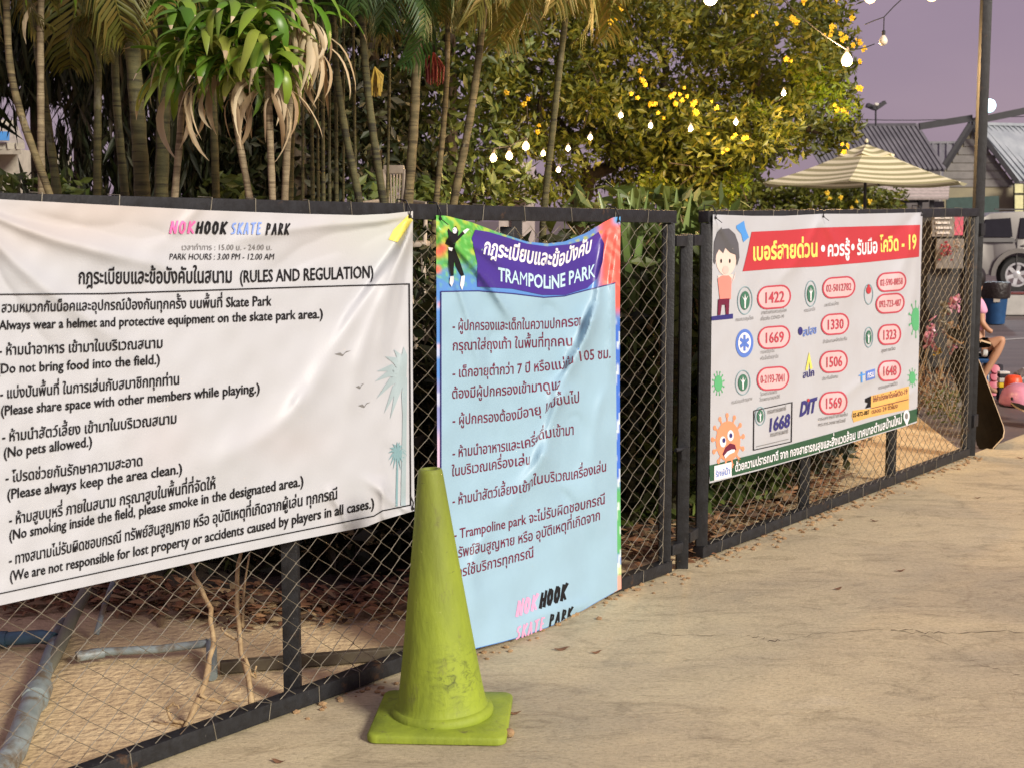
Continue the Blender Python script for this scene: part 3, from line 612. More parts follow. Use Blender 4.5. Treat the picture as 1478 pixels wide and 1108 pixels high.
b3.shape([[(1024,671),(1100,652),(1199,625),(1260,607),(1324.3,589),(1323.6,607),(1303,614.5),(1230,636.5),(1170,655.5),(1100,675),(1025,694)]], 'bottom_strip', 'strip_green', 1)
b3.text('ด้วยความปรารถนาดี จาก กองสาธารณสุขและสิ่งแวดล้อม เทศบาลตำบลบ้านใหม่', [(1061,680),(1130,661),(1198,644),(1250,628),(1302,610)], 9.5, 'white_ink', .022)
b3.shape([[(1031,672),(1056,666),(1056,687),(1031,693)]], 'logo_box', 'white_ink', 2); b3.text('รักษ์น้ำ', [(1033,688),(1054,683)], 7, 'emblem_blue', .01, layer=3)
b3.shape([ell(1308.5,600,4.5,9,20), [(1304,603),(1313,601),(1309,615)]], 'emblem', 'white_ink', 2); b3.shape([ell(1308.5,600,2.2,4.4,14)], 'emblem', 'grey_ink', 3)
def pill(txt, cx, cy, w, h):
    sl = -.075; q = h*.42*w/h/1.35; n = 10
    def rr(w_, h_):
        r_x = min(w_*.32, h_*.42); r_y = h_*.5; pts = []
        for (sx, a0) in ((1, -90), (-1, 90)):
            for k in range(n+1):
                a = R(a0+180*k/n); pts.append((cx+sx*(w_/2-r_x)+r_x*math.cos(a), cy+r_y*math.sin(a)))
        return [(x, y+sl*(x-cx)) for x, y in pts]
    o, i = rr(w, h), rr(w-4.2, h-4.6); N = len(o)
    b3.shape([(o+i, [(k, (k+1) % N, N+(k+1) % N, N+k) for k in range(N)])], 'number_frame', 'pill_red', 2); b3.shape([i], 'number_field', 'pill_pink', 1)
    tw = w*(.62 if len(txt) < 6 else .76); th_ = h*(.46 if len(txt) < 6 else .34)
    b3.text(txt, [(cx-tw/2, cy+th_/2-sl*tw/2), (cx+tw/2, cy+th_/2+sl*tw/2)], th_, 'pill_red', .012 if len(txt) < 6 else .004, layer=3)
for a in (('1422',1117.5,429,49,34),('1669',1117.5,487,47,33),('0-2193-7041',1116,546,47,34),('02-5012782',1211,415,48,31),('1330',1205.5,468,41,31),('1506',1203.5,522,41,32),('1569',1203,581,41,33),('02-590-8858',1287,407,43,28),('092-723-487',1285,438,42,29),('1323',1284,483,34,30),('1648',1284,535,34,30)): pill(*a)
for s_, x0, y0, x1, y1 in (('สายด่วนกรมควบคุมโรค',1099,454,1136,450),('เกี่ยวกับ COVID-19',1098,463,1132,459),('การแพทย์ฉุกเฉิน',1098,511,1118,508),('หรือเจ็บป่วยฉุกเฉิน',1098,520,1124,516),('โรงพยาบาลแพทย์',1098,571,1122,567),('โรงพยาบาลราชวิถี',1097,579,1126,574),('กรมควบคุมโรค',1062,464,1088,461),
    ('แพทย์แผนไทย',1190,443,1211,440),('สำนักงานหลักประกัน',1188,496,1223,491),('ประกันสังคม',1187,549,1210,545),('กรมการค้าภายใน',1181,607,1224,599),('กระทรวงพาณิชย์',1181,615,1221,608),('สุขภาพจิต',1272,509,1293,505),('กรมสุขภาพจิต',1268,562,1296,555),('กรมอนามัย',1161,451,1177,448),('กรมสนับสนุนบริการสุขภาพ',1056,583,1086,577)):
    b3.text(s_, [(x0, y0), (x1, y1)], 4.0, 'grey_ink', 0)
def moph(cx, cy, rx, ry):
    b3.shape([ringp(cx, cy, rx, ry, .9, 1.1, 24, -.08)], 'emblem', 'palm_ink', 2); b3.shape([ell(cx, cy, rx*.62, ry*.66, 22, -.08)], 'emblem', 'emblem_green', 2)
    b3.shape([[(cx-.8, cy+ry*.55), (cx-rx*.1, cy), (cx-rx*.42, cy-ry*.32), (cx-rx*.1, cy-ry*.12), (cx, cy-ry*.5), (cx+rx*.1, cy-ry*.12), (cx+rx*.42, cy-ry*.38), (cx+rx*.12, cy), (cx+.8, cy+ry*.55)]], 'emblem', 'white_ink', 3)
moph(1075.5,434,11,20.5); moph(1170.5,424,8.5,19); moph(1072.5,552,11,18); moph(1254,487,6.5,15); moph(1097.5,600,7.5,13.5)
b3.shape([ell(1074.7,495.6,12.8,20.5,26,-.08)], 'emblem', 'emblem_blue', 1); b3.shape([ell(1074.7,495,9.2,15,26,-.08)], 'emblem', 'white_ink', 2)
b3.shape([[(1074.7+(dx*c-dy*s_)*.62, 495+(dx*s_+dy*c)) for dx, dy in ((-2.6,-11.5),(2.6,-11.5),(2.6,11.5),(-2.6,11.5))] for c, s_ in ((1,0),(.5,.866),(.5,-.866))], 'emblem', 'emblem_blue', 3)
b3.shape([ringp(1254,425,6.5,15,.8,1,20)], 'emblem', 'palm_ink', 2); b3.shape([ell(1254,419,3.4,5.5,16), ell(1254,413,1.5,3,10)], 'emblem', 'heading_red', 2)
b3.text('สปสช', [(1159,486),(1179,481)], 9, 'emblem_blue', .012); b3.shape([ell(1155.5,478,3.2,6,12)], 'emblem', 'navy_ink', 2)
b3.shape([[(1168,508),(1173,532),(1169.5,533),(1168,522),(1166,534),(1162.5,535)]], 'emblem', 'yellow_ink', 2); b3.text('สปภ', [(1159,546),(1176,542)], 8, 'navy_ink', .02)
b3.text('DIT', [(1154,600),(1177,593)], 20, 'navy_ink', .05, slant=.15); b3.shape([ell(1167,577,1.8,2.5,10)], 'emblem', 'heading_red', 3)
b3.shape([[(1250,536),(1263,532),(1263,546),(1250,550)]], 'emblem', 'emblem_blue', 1); b3.text('กรม', [(1252,546),(1262,543)], 7, 'white_ink', .02, layer=3); b3.shape([[(1243,537),(1245,537),(1245,552),(1243,552)], [(1240,541),(1249,539),(1249,541),(1240,543)]], 'emblem', 'flag_blue', 2)
b3.line([(1088.4,592.3),(1143.4,580.3),(1142.4,637),(1087.8,649),(1088.4,592.3)], 1.3, 'box_line', ink); b3.text('1668', [(1108,623),(1140,615)], 19, 'navy_ink', .03, slant=.08)
b3.text('กรมการแพทย์', [(1108,597),(1135,591)], 5, 'grey_ink', .01); b3.text('กรมการแพทย์', [(1112,630),(1138,624)], 5, 'grey_ink', .01); b3.line([(1092,644),(1138,633)], 1.0, 'box_line', 'grey_ink')
b3.shape([[(1257.5,571),(1312,557),(1312,590),(1257.5,601),(1232,609),(1229.5,600),(1231,592),(1257,589)]], 'orange_field', 'orange_ink', 1); b3.text('02-872-087', [(1231,602),(1255,597)], 6, ink, .02)
b3.text('ให้คำปรึกษาโรคโควิด-19', [(1260,580),(1310,568)], 6, 'maroon', .012); b3.text('ตลอด 24 ชั่วโมง', [(1258,597),(1296,588)], 5, 'maroon', .006); b3.line([(1258,589),(1311,576)], 1.0, 'box_line', 'maroon')
b3.shape([[(1249,575),(1257,571),(1257,587),(1249,589),(1253,581),(1249,580)]], 'icon', ink, 2)
def virus(cx, cy, rx, ry, m, n=12, k=1.45):
    polys = [ell(cx, cy, rx, ry, 26)]
    for i in range(n):
        a = 2*math.pi*i/n+.3; c, s_ = math.cos(a), math.sin(a); tx, ty = -s_*rx*.06, c*ry*.06
        polys += [[(cx+rx*.9*c+tx, cy+ry*.9*s_+ty), (cx+rx*k*c+tx, cy+ry*k*s_+ty), (cx+rx*k*c-tx, cy+ry*k*s_-ty), (cx+rx*.9*c-tx, cy+ry*.9*s_-ty)], ell(cx+rx*k*c, cy+ry*k*s_, rx*.13, ry*.13, 8)]
    polys = [[(max(x, 1025.0), y) if x < 1200 else (min(x, 1326.5), y) for x, y in p] for p in polys]
    return b3.shape(polys, 'printed_virus', m, 1)
virus(1037,553,5.8,11.5,'virus_green'); virus(1322,461,6.5,17,'virus_green', 10, 1.5); virus(1317,545,4.5,9,'virus_green', 10)
virus(1051,636,17.5,29,'virus_orange', 13, 1.28)
b3.shape([ell(1043.5,637,4.6,8,16), ell(1054.5,628,4.6,8,16)], 'printed_virus', 'white_ink', 2); b3.shape([ell(1045,635,2.2,3.6,12), ell(1055,628,2.2,3.6,12)], 'printed_virus', 'navy_ink', 3)
b3.shape([[(1043,655),(1047,645),(1054,639),(1061,641),(1063,649),(1056,649),(1051,652),(1046,660)]], 'printed_virus', 'maroon', 2); b3.shape([[(1045,657),(1050,651),(1056,648),(1061,648),(1060,652),(1053,655),(1047,661)]], 'printed_virus', 'white_ink', 3)
# printed child with mask: plain cartoon
b3.shape([ell(1048,372,15,26,22), [(1036,398),(1058,396),(1057,404),(1037,406)], [(1058,404),(1062,392),(1060,402),(1056,410)]], 'printed_child', 'skin_print', 1)
b3.shape([[(1030,378),(1031,350),(1036,335),(1040,331),(1042,328),(1042,331),(1052,330),(1061,338),(1066,352),(1067.5,372),(1064,384),(1062,368),(1054,365),(1047,358),(1044,366),(1038,360),(1034,368),(1032,382)]], 'printed_child', 'hair_grey', 2)
b3.shape([ell(1041,377,1.2,3.2,10), ell(1053.5,377,1.2,3.2,10)], 'printed_child', ink, 2)
flatm('mask_pink', (.82,.52,.47)); b3.shape([ell(1047.5,390,4.5,6,14)], 'printed_child', 'mask_pink', 2)
b3.shape([[(1036,402),(1042,398),(1052,398),(1056,402),(1055,432),(1039,432)]], 'printed_child', 'shirt_print', 2)
b3.shape([[(1037,432),(1053,431),(1052,454),(1048,454),(1047,440),(1042,440),(1040,455),(1036,455)]], 'printed_child', 'maroon', 3)
b3.shape([[(1027,457),(1058,453),(1058,460),(1027,463)]], 'printed_plinth', 'navy_ink', 1)
b3.shape([[(1063,326),(1074,319),(1076,330),(1081,343),(1073,350),(1070,338),(1063,330)]], 'printed_flag', 'flag_blue', 1)
# cable ties holding the banners
def tie(b, x, y):
    p = Vector(b.P(np.array([x]), np.array([y]))[0]); m = MB(); n = b.n; d = b.d
    pts = [p+n*.004, p+n*.008+up*.02, p+up*.05-n*.01, p+up*.055-n*.05, p+up*.01-n*.055]
    m.tube(pts, .0028, 6); m.blob(p+n*.006, .006, sub=1, noise=0); m.tube([p+n*.006, p+n*.03+d*.01-up*.02], .0016, 5); m.build('cable_tie', 'black', b.root)
for b, x, y in ((b1,590,313),(b1,594,733),(b2,634,316),(b2,891,319),(b3,1031.5,315),(b3,1187,313),(b3,1329,311),(b3,1323,596)): tie(b, x, y)

# ================================================================== TRAFFIC CONE
cc = ground(639, 1040); cone = thing('traffic_cone', 'faded lime green traffic cone with scuff marks standing in front of the blue banner', 'traffic cone', cc)
def cone_mat():
    m = mat('lime_rubber', (.28,.36,.026), .68, (.19,.25,.022), 7, .15, 60, detail=8, stretch=(1,1,.35)); n = m.node_tree; L = n.links.new
    b = n.nodes['Principled BSDF']; src = b.inputs['Base Color'].links[0].from_socket
    tc = n.nodes.new('ShaderNodeTexCoord')
    # darker towards the top, streaks of dirt, scuff patch low on the right
    sx = n.nodes.new('ShaderNodeSeparateXYZ'); L(tc.outputs['Object'], sx.inputs[0])
    mp = n.nodes.new('ShaderNodeMapping'); mp.inputs['Scale'].default_value = (22,22,3); L(tc.outputs['Object'], mp.inputs[0])
    nz = n.nodes.new('ShaderNodeTexNoise'); nz.inputs['Scale'].default_value = 1; nz.inputs['Detail'].default_value = 8; L(mp.outputs[0], nz.inputs['Vector'])
    mr_ = n.nodes.new('ShaderNodeMapRange'); mr_.inputs[1].default_value = .30; mr_.inputs[2].default_value = .80; L(sx.outputs['Z'], mr_.inputs[0])
    mu = n.nodes.new('ShaderNodeMath'); mu.operation = 'MULTIPLY'; L(mr_.outputs[0], mu.inputs[0]); L(nz.outputs['Fac'], mu.inputs[1])
    mxx = n.nodes.new('ShaderNodeMixRGB'); mxx.inputs[2].default_value = (.10,.10,.025,1); L(mu.outputs[0], mxx.inputs[0]); L(src, mxx.inputs[1])
    # scuff
    vd = n.nodes.new('ShaderNodeVectorMath'); vd.operation = 'DISTANCE'; vd.inputs[1].default_value = (.055,-.095,.165); L(tc.outputs['Object'], vd.inputs[0])
    r2 = n.nodes.new('ShaderNodeMapRange'); r2.inputs[1].default_value = .12; r2.inputs[2].default_value = .02; L(vd.outputs['Value'], r2.inputs[0])
    mp3 = n.nodes.new('ShaderNodeMapping'); mp3.inputs['Scale'].default_value = (24,24,46); mp3.inputs['Rotation'].default_value = (0,.5,0); L(tc.outputs['Object'], mp3.inputs[0])
    n3 = n.nodes.new('ShaderNodeTexNoise'); n3.inputs['Scale'].default_value = 1; n3.inputs['Detail'].default_value = 9; n3.inputs['Roughness'].default_value = .75; n3.inputs['Distortion'].default_value = 1.2; L(mp3.outputs[0], n3.inputs['Vector'])
    r3 = n.nodes.new('ShaderNodeMapRange'); r3.inputs[1].default_value = .47; r3.inputs[2].default_value = .68; L(n3.outputs['Fac'], r3.inputs[0])
    m2 = n.nodes.new('ShaderNodeMath'); m2.operation = 'MULTIPLY'; L(r2.outputs[0], m2.inputs[0]); L(r3.outputs[0], m2.inputs[1])
    mx2 = n.nodes.new('ShaderNodeMixRGB'); mx2.inputs[2].default_value = (.03,.04,.01,1); L(m2.outputs[0], mx2.inputs[0]); L(mxx.outputs[0], mx2.inputs[1])
    L(mx2.outputs[0], b.inputs['Base Color']); return m
M['lime'] = cone_mat(); add_patches(M['lime'], (.13,.13,.04), 16, .58, .72, (1,1,.5)); add_patches(M['lime'], (.36,.40,.10), 40, .66, .72); add_patches(M['lime'], (.06,.06,.02), 9, .64, .70, (3,3,12))
H = .755; prof = [(.150,.026),(.152,.034),(.148,.046),(.140,.052),(.136,.053),(.131,.060),(.128,.075)]
for k in range(1, 25):
    z = .075+(H-.012-.075)*k/24; r_ = .128+(.036-.128)*(k/24)**.93; prof.append((r_, z))
prof += [(.0345,H-.005),(.031,H),(.022,H),(.020,H-.006),(.019,H-.05)]
m = MB(); m.lathe(prof, cc, 48); body = m.build('cone_body', 'lime', cone, smooth=True); body.rotation_euler = (R(.4), R(-2.4), 0)
def sq(w_, z, rad, n=8):
    out = []
    for k, (sx, sy) in enumerate(((1,1),(-1,1),(-1,-1),(1,-1))):
        for q in range(n+1): a = R(90*k+90*q/n); out.append((sx*(w_/2-rad)+rad*math.cos(a), sy*(w_/2-rad)+rad*math.sin(a), z))
    return out
loops = [sq(.386,.001,.028), sq(.394,.004,.030), sq(.396,.018,.030), sq(.392,.023,.030), sq(.384,.0265,.028), sq(.30,.030,.10)]
mb = MB(); n_ = len(loops[0]); vs = [Vector(v) for l_ in loops for v in l_]; rz = Matrix.Rotation(R(-3), 3, 'Z')
mb.add([rz @ v+cc for v in vs], [(i*n_+k, i*n_+(k+1) % n_, (i+1)*n_+(k+1) % n_, (i+1)*n_+k) for i in range(len(loops)-1) for k in range(n_)]+[tuple(range(n_-1, -1, -1)), tuple((len(loops)-1)*n_+k for k in range(n_))])
mb.build('cone_base', 'lime', cone, smooth=True)

# ================================================================== GROUND LITTER IN FRONT
def leafblob(name, x, y, s_, m, label, cat='leaf'):
    p = ground(x, y); mb = MB(); a = random.uniform(-.5, .5); s_ *= .85
    pts = [p+Vector((math.cos(a)*t*s_, math.sin(a)*t*s_, .005+.005*math.sin(t*3+a)**2)) for t in np.linspace(-.5, .5, 6)]
    mb.strip(pts, [s_*w_ for w_ in (.02,.12,.20,.17,.09,.01)], (-math.sin(a), math.cos(a), .15), .35)
    return tag(mb.build(name, m, loc=None), label, cat)
M['redleaf'] = mat('brown_fallen_leaf', (.20,.10,.05), .7, (.10,.05,.025), 30)
for x, y, s_, lb in ((811,937,.07,'curled russet leaf on concrete below the logo of the blue banner'), (861,942,.05,'small dark brown leaf right of the russet leaf'),
                     (743,1030,.05,'dry brown leaf beside the right corner of the cone base'), (1398,610+50,.05,'dark leaf at the foot of the tall pole'),
                     (1473,661,.06,'dark leaf on the concrete at the right edge of the view'), (1262,752,.05,'small dark scrap on the concrete before the second panel'),
                     (1300,824,.05,'flat brown scrap lying on the open concrete'), (1411,719,.04,'tiny curled leaf on the concrete right of the fence'), (402,1100,.05,'brown leaf at the bottom edge beside the bottom rail'),
                     (1210,850,.05,'thin grey leaf on concrete in the middle distance')):
    leafblob('fallen_leaf', x, y, s_, 'redleaf', lb)
M['stone'] = mat('tan_pebble', (.42,.28,.14), .8, (.25,.15,.08), 30, .4)
p = ground(735, 1063); m = MB(); m.blob(p+up*.013, (.016,.012,.014), sub=2, noise=.1); tag(m.build('pebble', 'stone', smooth='all'), 'small tan pebble right of the cone base', 'pebble')
p = ground(1020, 812)
# crumbled mortar along the foot of the fence
m = MB(); random.seed(3)
for k in range(420):
    t = random.random()**.8; base = GA1.lerp(GB1, t) if k % 3 else GA0.lerp(GA1, random.uniform(.3, 1)); q = base+nA*random.gauss(.04, .05); s_ = random.uniform(.003, .011)
    m.blob((q.x, q.y, s_*.4), (s_*1.3, s_, s_*.7), sub=1, noise=.25)
tag(m.build('gravel', 'stone'), 'crumbs of mortar and grit scattered along the foot of the fence', 'gravel', kind='stuff')

# ================================================================== BEHIND THE FENCE: pipes, bar, twigs, litter
def gp(x, y, h=0): return ground(x, y, h)
m = MB(); m.tube([gp(-30,1150,.03), gp(20,1085,.03), gp(52,1000,.035)], .034, 12); m.tube([gp(50,1010,.035), gp(57,992,.035)], .041, 12); m.tube([gp(55,995,.04), gp(75,940,.03), gp(92,900,.02)], .026, 10)
tag(m.build('pipe', 'pvc', smooth=True), 'grey plastic pipe lying at the lower left behind the fence', 'pipe')
m = MB(); m.tube([gp(-40,925,.03), gp(0,922,.03), gp(60,918,.04), gp(78,922,.04)], .024, 10); m.tube([gp(0,922,.03),gp(10,922,.03)], .029, 10); tag(m.build('pipe', 'pvcblue', smooth=True), 'short blue plastic pipe at the left edge behind the fence', 'pipe')
m = MB(); m.tube([gp(112,946,.03), gp(150,940,.03), gp(230,936,.04), gp(303,927,.05)], .014, 10); m.tube([gp(298,928,.05), gp(305,927,.05), gp(306,975,.015)], .018, 10); m.tube([gp(110,947,.03), gp(150,941,.03)], .018, 10)
tag(m.build('pipe', 'pvc', smooth=True), 'thin grey water pipe with elbow lying on the sand', 'pipe')
m = MB(); m.tube([gp(139,915,.02), at(150,875,4.9), at(166,832,5.2)], .010, 8); tag(m.build('pipe', 'pvc', smooth=True), 'thin pale pipe rising from the sand below the white banner', 'pipe')
m = MB(); m.tube([gp(55,990,.03), gp(85,935,.04), gp(105,890,.08), gp(125,850,.15)], .022, 10); tag(m.build('pipe', mat('dirty_pipe', (.20,.20,.15), .6), smooth=True), 'dirty diagonal pipe leaning beside the blue pipe', 'pipe')
m = MB(); m.beam(gp(318,962,.02), gp(590,940,.02), .03, .04, bev=.004); m.build('steel_bar', mat('rusty_bar', (.09,.075,.045), .7, (.05,.035,.022), 12)); tag(bpy.data.objects['steel_bar'], 'dark steel bar lying on the sand behind the fence', 'steel bar')
def twig(name, paths, r_, label):
    m = MB()
    for k, pth in enumerate(paths):
        pts = []; 
        for (x, y, Y) in pth: pts.append(at(x, y, Y))
        q = []
        for a, b in zip(pts[:-1], pts[1:]):
            for t in (0, .33, .66): q.append(a.lerp(b, t)+Vector((random.uniform(-.004,.004),)*3))
        q.append(pts[-1]); m.tube(q, [r_*(1-.55*i/len(q))*random.uniform(.85,1.15)*(1 if k == 0 else .55) for i in range(len(q))], 6)
    return tag(m.build(name, 'twig', smooth='all'), label, 'dry plant')
twig('dry_vine', [[(268,1052,3.98),(296,985,4.1),(308,930,4.2),(303,880,4.3),(280,830,4.4),(272,800,4.5)], [(268,1045,4),(248,1035,4.02),(240,1022,4.03),(250,1014,4.03),(258,1022,4.02)], [(290,1000,4.05),(320,1015,4.1),(355,1008,4.1)], [(266,1048,4),(220,1040,4.05)]], .011, 'bleached dry vine stem curling up behind the fence, left one')
twig('dry_vine', [[(366,1018,4.08),(352,960,4.2),(345,900,4.35),(342,830,4.45),(350,780,4.5)], [(350,905,4.35),(352,850,4.42),(360,800,4.5)], [(345,928,4.3),(318,905,4.35)], [(366,1020,4.08),(385,1030,4.1),(392,1045,4.1)], [(352,950,4.2),(368,980,4.2),(370,960,4.2)]], .010, 'pair of bleached dry stems left of the intermediate post')
# leaf litter under the hedge and loose in the sand
def ppoly(pts, n, spread):
    out = []
    while len(out) < n:
        i = random.randrange(len(pts)-1); t = random.random(); x = pts[i][0]*(1-t)+pts[i+1][0]*t; y = pts[i][1]*(1-t)+pts[i+1][1]*t
        out.append(ground(x+random.gauss(0, 12), y+random.gauss(0, spread)))
    return out
M['litter'] = leafmat('leaf_litter', [(.10,.045,.02),(.22,.10,.045),(.34,.19,.09),(.05,.03,.02),(.42,.30,.15)], .8, .1)
hedge_line = [(-120,860),(60,845),(180,850),(300,862),(450,868),(600,850),(760,812),(880,782),(1000,772),(1090,728),(1170,690),(1205,665)]
m = MB()
for p in ppoly([(x, y+14) for x, y in hedge_line], 2600, 13):
    a = random.uniform(0, 6.28); s_ = random.uniform(.02, .055); t_ = random.uniform(-.4, .4); d_ = Vector((math.cos(a), math.sin(a), t_*.6))*s_; sd = Vector((-math.sin(a), math.cos(a), random.uniform(-.5, .5)))
    c = p+up*random.uniform(.006, .05); m.strip([c-d_, c+up*s_*.2, c+d_], [s_*.1, s_*.35, s_*.04], sd, .3)
tag(m.build('leaf_litter', 'litter'), 'brown leaf litter heaped along the edge of the planting bed', 'leaf litter', kind='stuff')

# ================================================================== VEGETATION
def leafcloud(mb, c, r, n, size, fold=.2, down=.3, aspect=.4, shell=.5):
    c = Vector(c); r = r if hasattr(r, '__len__') else (r,)*3
    for _ in range(n):
        while True:
            q = Vector((random.uniform(-1,1), random.uniform(-1,1), random.uniform(-1,1)))
            if q.length <= 1 and q.length > shell*random.random(): break
        p = c+Vector((q.x*r[0], q.y*r[1], q.z*r[2])); s_ = size*random.uniform(.6, 1.35)
        d = Vector((random.gauss(0,1), random.gauss(0,1), random.gauss(-down,.7))).normalized(); sd = d.cross(Vector((random.gauss(0,1), random.gauss(0,1), random.gauss(0,1)))).normalized(); nn = sd.cross(d)
        a = p-d*s_*.5; b = p+d*s_*.5; w_ = s_*aspect*.5
        mb.add([a, p+sd*w_+nn*w_*fold, b, p-sd*w_+nn*w_*fold], [(0,1,2),(0,2,3)])
# hedge of dark shrubs directly behind the sand strip: individual shrubs
random.seed(21)
hl = [(-60,838,1.2),(80,840,1.25),(210,848,1.2),(340,858,1.2),(470,862,1.2),(600,848,1.25),(720,822,1.2),(820,800,1.3),(905,779,1.45),(985,772,1.5),(1050,752,1.35),(1110,722,1.25),(1165,698,1.15)]
names = ['first dark shrub at the far left behind the white banner','dark shrub behind the pale rising pipe','dark shrub behind the middle of the white banner','dark shrub behind the left dry vine','dark leafy shrub behind the intermediate post','dark shrub seen in the gap between white and blue banners','shrub hidden behind the left of the blue banner','dark shrub behind the sagging top of the blue banner','leafy green shrub in the mesh right of the blue banner','green shrub behind the gate posts','dark shrub behind the left end of the hotline banner','dark bush under the green strip of the hotline banner','brownish low bush under the middle of the hotline banner']
for i, (x, y, h_) in enumerate(hl):
    g = ground(x, y-6); g = g+Vector((0,.45,0)); mb = MB(); th = thing('shrub', names[i], 'shrub', g, 'shrubs behind the fence')
    light = i in (8, 9, 10)  # lighter leaf colour makes these shaded shrubs read as lit
    for z in np.arange(.12, h_, .22):
        leafcloud(mb, g+up*z+Vector((random.uniform(-.1,.1),0,0)), (.42,.34,.2), 330 if z < h_-.3 else 230, .10 if not light else .12, aspect=.42)
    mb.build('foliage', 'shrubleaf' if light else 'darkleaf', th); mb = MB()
    for k in range(5): mb.tube([g+Vector((random.uniform(-.1,.1), random.uniform(-.1,.1), 0)), g+Vector((random.uniform(-.25,.25), random.uniform(-.2,.2), h_*.6)), g+Vector((random.uniform(-.35,.35), random.uniform(-.2,.2), h_))], [.012,.008,.004], 5)
    mb.build('stems', 'twig' if light else 'bark', th)
slab('planting_bed', [(ground(x, y-4).x, ground(x, y-4).y) for x, y in hedge_line]+[(3.4,13),(-9,13)], .004, M['soil'])
# sword-leaved plants behind the gate
def sword(x, yt, yb, Y, n, label):
    b_ = at(x, yb, Y); b_ = Vector((b_.x, b_.y, 0)); T = at(x, yt, Y).z; th = thing('sword_leaf_plant', label, 'plant', b_, 'sword leaved plants behind the gate')
    mb = MB(); mb.tube([b_, b_+up*(T*.55)], [.03,.02], 8); mb.build('stem', 'trunkgreen', th)
    for k in range(n):
        a = 2*math.pi*k/n+random.uniform(-.3,.3); L = T*random.uniform(.42,.56); sp_ = random.uniform(.05,.26) if k else .0; d = Vector((math.cos(a), math.sin(a), 0)); s0 = b_+up*(T*.98-L)
        pts = [s0+d*sp_*t**1.5+up*L*t*(1-.12*sp_*t) for t in np.linspace(0, 1, 6)]; mb = MB(); sd = d.cross(up) if abs(d.y) > .6 else Vector((1,0,0)); mb.strip(pts, [.018,.032,.038,.033,.02,.002], sd, .4); mb.build('leaf', 'agave', th)
random.seed(4)
for a in ((908,262,780,6.7,7,'tallest sword leaved plant just right of the blue banner'),(932,285,780,6.9,6,'sword leaved plant left of the gate frame upright'),(952,278,780,7.0,6,'sword leaved plant behind the panel corner'),(970,262,780,6.8,6,'sword leaved plant rising above the gate cross bar'),(995,284,770,7.1,6,'sword leaved plant behind the second gate post')): sword(*a)
# palm trunks
def trunk(x_pts, Y, w0, w1, m, label, name='palm_tree', rings=True):
    pts = [at(x, y, Y) for x, y in x_pts]; last = pts[-1]; prev = pts[-2]; dx = (last.x-prev.x)/(prev.z-last.z) if prev.z != last.z else 0
    base = Vector((last.x+dx*last.z*.5, Y, 0)); pts.append(base); th = thing(name, label, 'palm', base)
    q = []; 
    for a, b in zip(pts[:-1], pts[1:]):
        N = max(2, int((a-b).length/.05))
        for t in range(N): q.append(a.lerp(b, t/N))
    q.append(pts[-1])
    # smooth
    for _ in range(12): q = [q[0]]+[(q[i-1]+q[i]*2+q[i+1])/4 for i in range(1, len(q)-1)]+[q[-1]]
    s_ = FPX/Y; rad = [(w0+(w1-w0)*i/len(q))/2/s_*(1+(.10 if rings and i % 3 == 0 else 0)) for i in range(len(q))]
    mb = MB(); mb.tube(q, rad, 10); mb.build('trunk', m, th, smooth='all'); return th, q[0]
# frond meshes
def frond_mesh(L, n, ll, droop, m, seed, lw=.011):
    random.seed(seed); mb = MB(); pts = []; p = Vector((0,0,0)); a = R(55)
    for i in range(13): pts.append(p.copy()); p = p+Vector((math.cos(a), 0, math.sin(a)))*L/12; a -= droop/12*(1+.5*i/12)
    mb.tube(pts, [.009-.0065*i/12 for i in range(13)], 5)
    for k in range(n):
        t = .16+.84*k/n; i = min(int(t*12), 11); f = t*12-i; c = pts[i].lerp(pts[i+1], f); tg = (pts[i+1]-pts[i]).normalized()
        for s_ in (-1, 1):
            l_ = ll*math.sin(math.pi*(.15+.8*t))*random.uniform(.8,1.1); d = (tg*.75+Vector((0, s_, -.25))).normalized(); e = c+d*l_*.5; g_ = e+(d+Vector((0,0,-1.1))).normalized()*l_*.5
            mb.strip([c, c+d*l_*.25, e, g_], [lw*.5, lw, lw*.8, lw*.1], tg.cross(d).cross(d), .2)
    o = mb.build('f', m); me = o.data; bpy.data.objects.remove(o); return me
FR = {k: [frond_mesh(*a, k, s_) for s_, a in enumerate(((1.0,26,.34,2.6),(1.25,30,.4,3.1),(.8,22,.3,2.2)))] for k in ('palmgreen','palmolive','palmyellow')}
def crown(th, c, n, kind, sc=1.0, a0=0, a1=360):
    for k in range(n):
        link(random.choice(FR[kind]), 'frond', th, c+Vector((random.uniform(-.03,.03), random.uniform(-.03,.03), random.uniform(-.05,.1))), (random.uniform(-.25,.25), random.uniform(-.5,.35), R(a0+(a1-a0)*k/n+random.uniform(-12,12))), sc*random.uniform(.8,1.15))
random.seed(33)
def palm(xp, Y, w0, w1, m, label, nf=0, kind='palmgreen', sc=1.0, cr=None, **k):
    th, top = trunk(xp, Y, w0, w1, m, label, **k)
    if nf: crown(th, cr if cr is not None else top, nf, kind, sc)
    return th, top
PG = 'palms'
palm([(8,-60),(12,110),(40,200),(76,285)], 6.4, 9, 13, 'trunk', 'slender palm at the far left with orange yellow hanging fronds', 11, 'palmyellow', .62, cr=at(10,-75,6.4))
palm([(48,-60),(52,60),(66,160),(84,285)], 7.4, 10, 15, 'trunkgreen', 'second palm from the left with a leaning mottled trunk', 12, 'palmolive', .7, cr=at(60,-45,7.4))
palm([(165,55),(166,120),(172,200),(182,290)], 7.0, 10, 16, 'trunkgreen', 'short palm whose thin drooping fronds start below the frame top', 8, 'palmolive', .36)
palm([(186,-80),(190,60),(200,180),(206,290)], 6.8, 19, 26, 'trunkgreen', 'thick green palm trunk left of the broad leaved plant', 13, 'palmolive', .75, cr=at(172,-40,6.8))
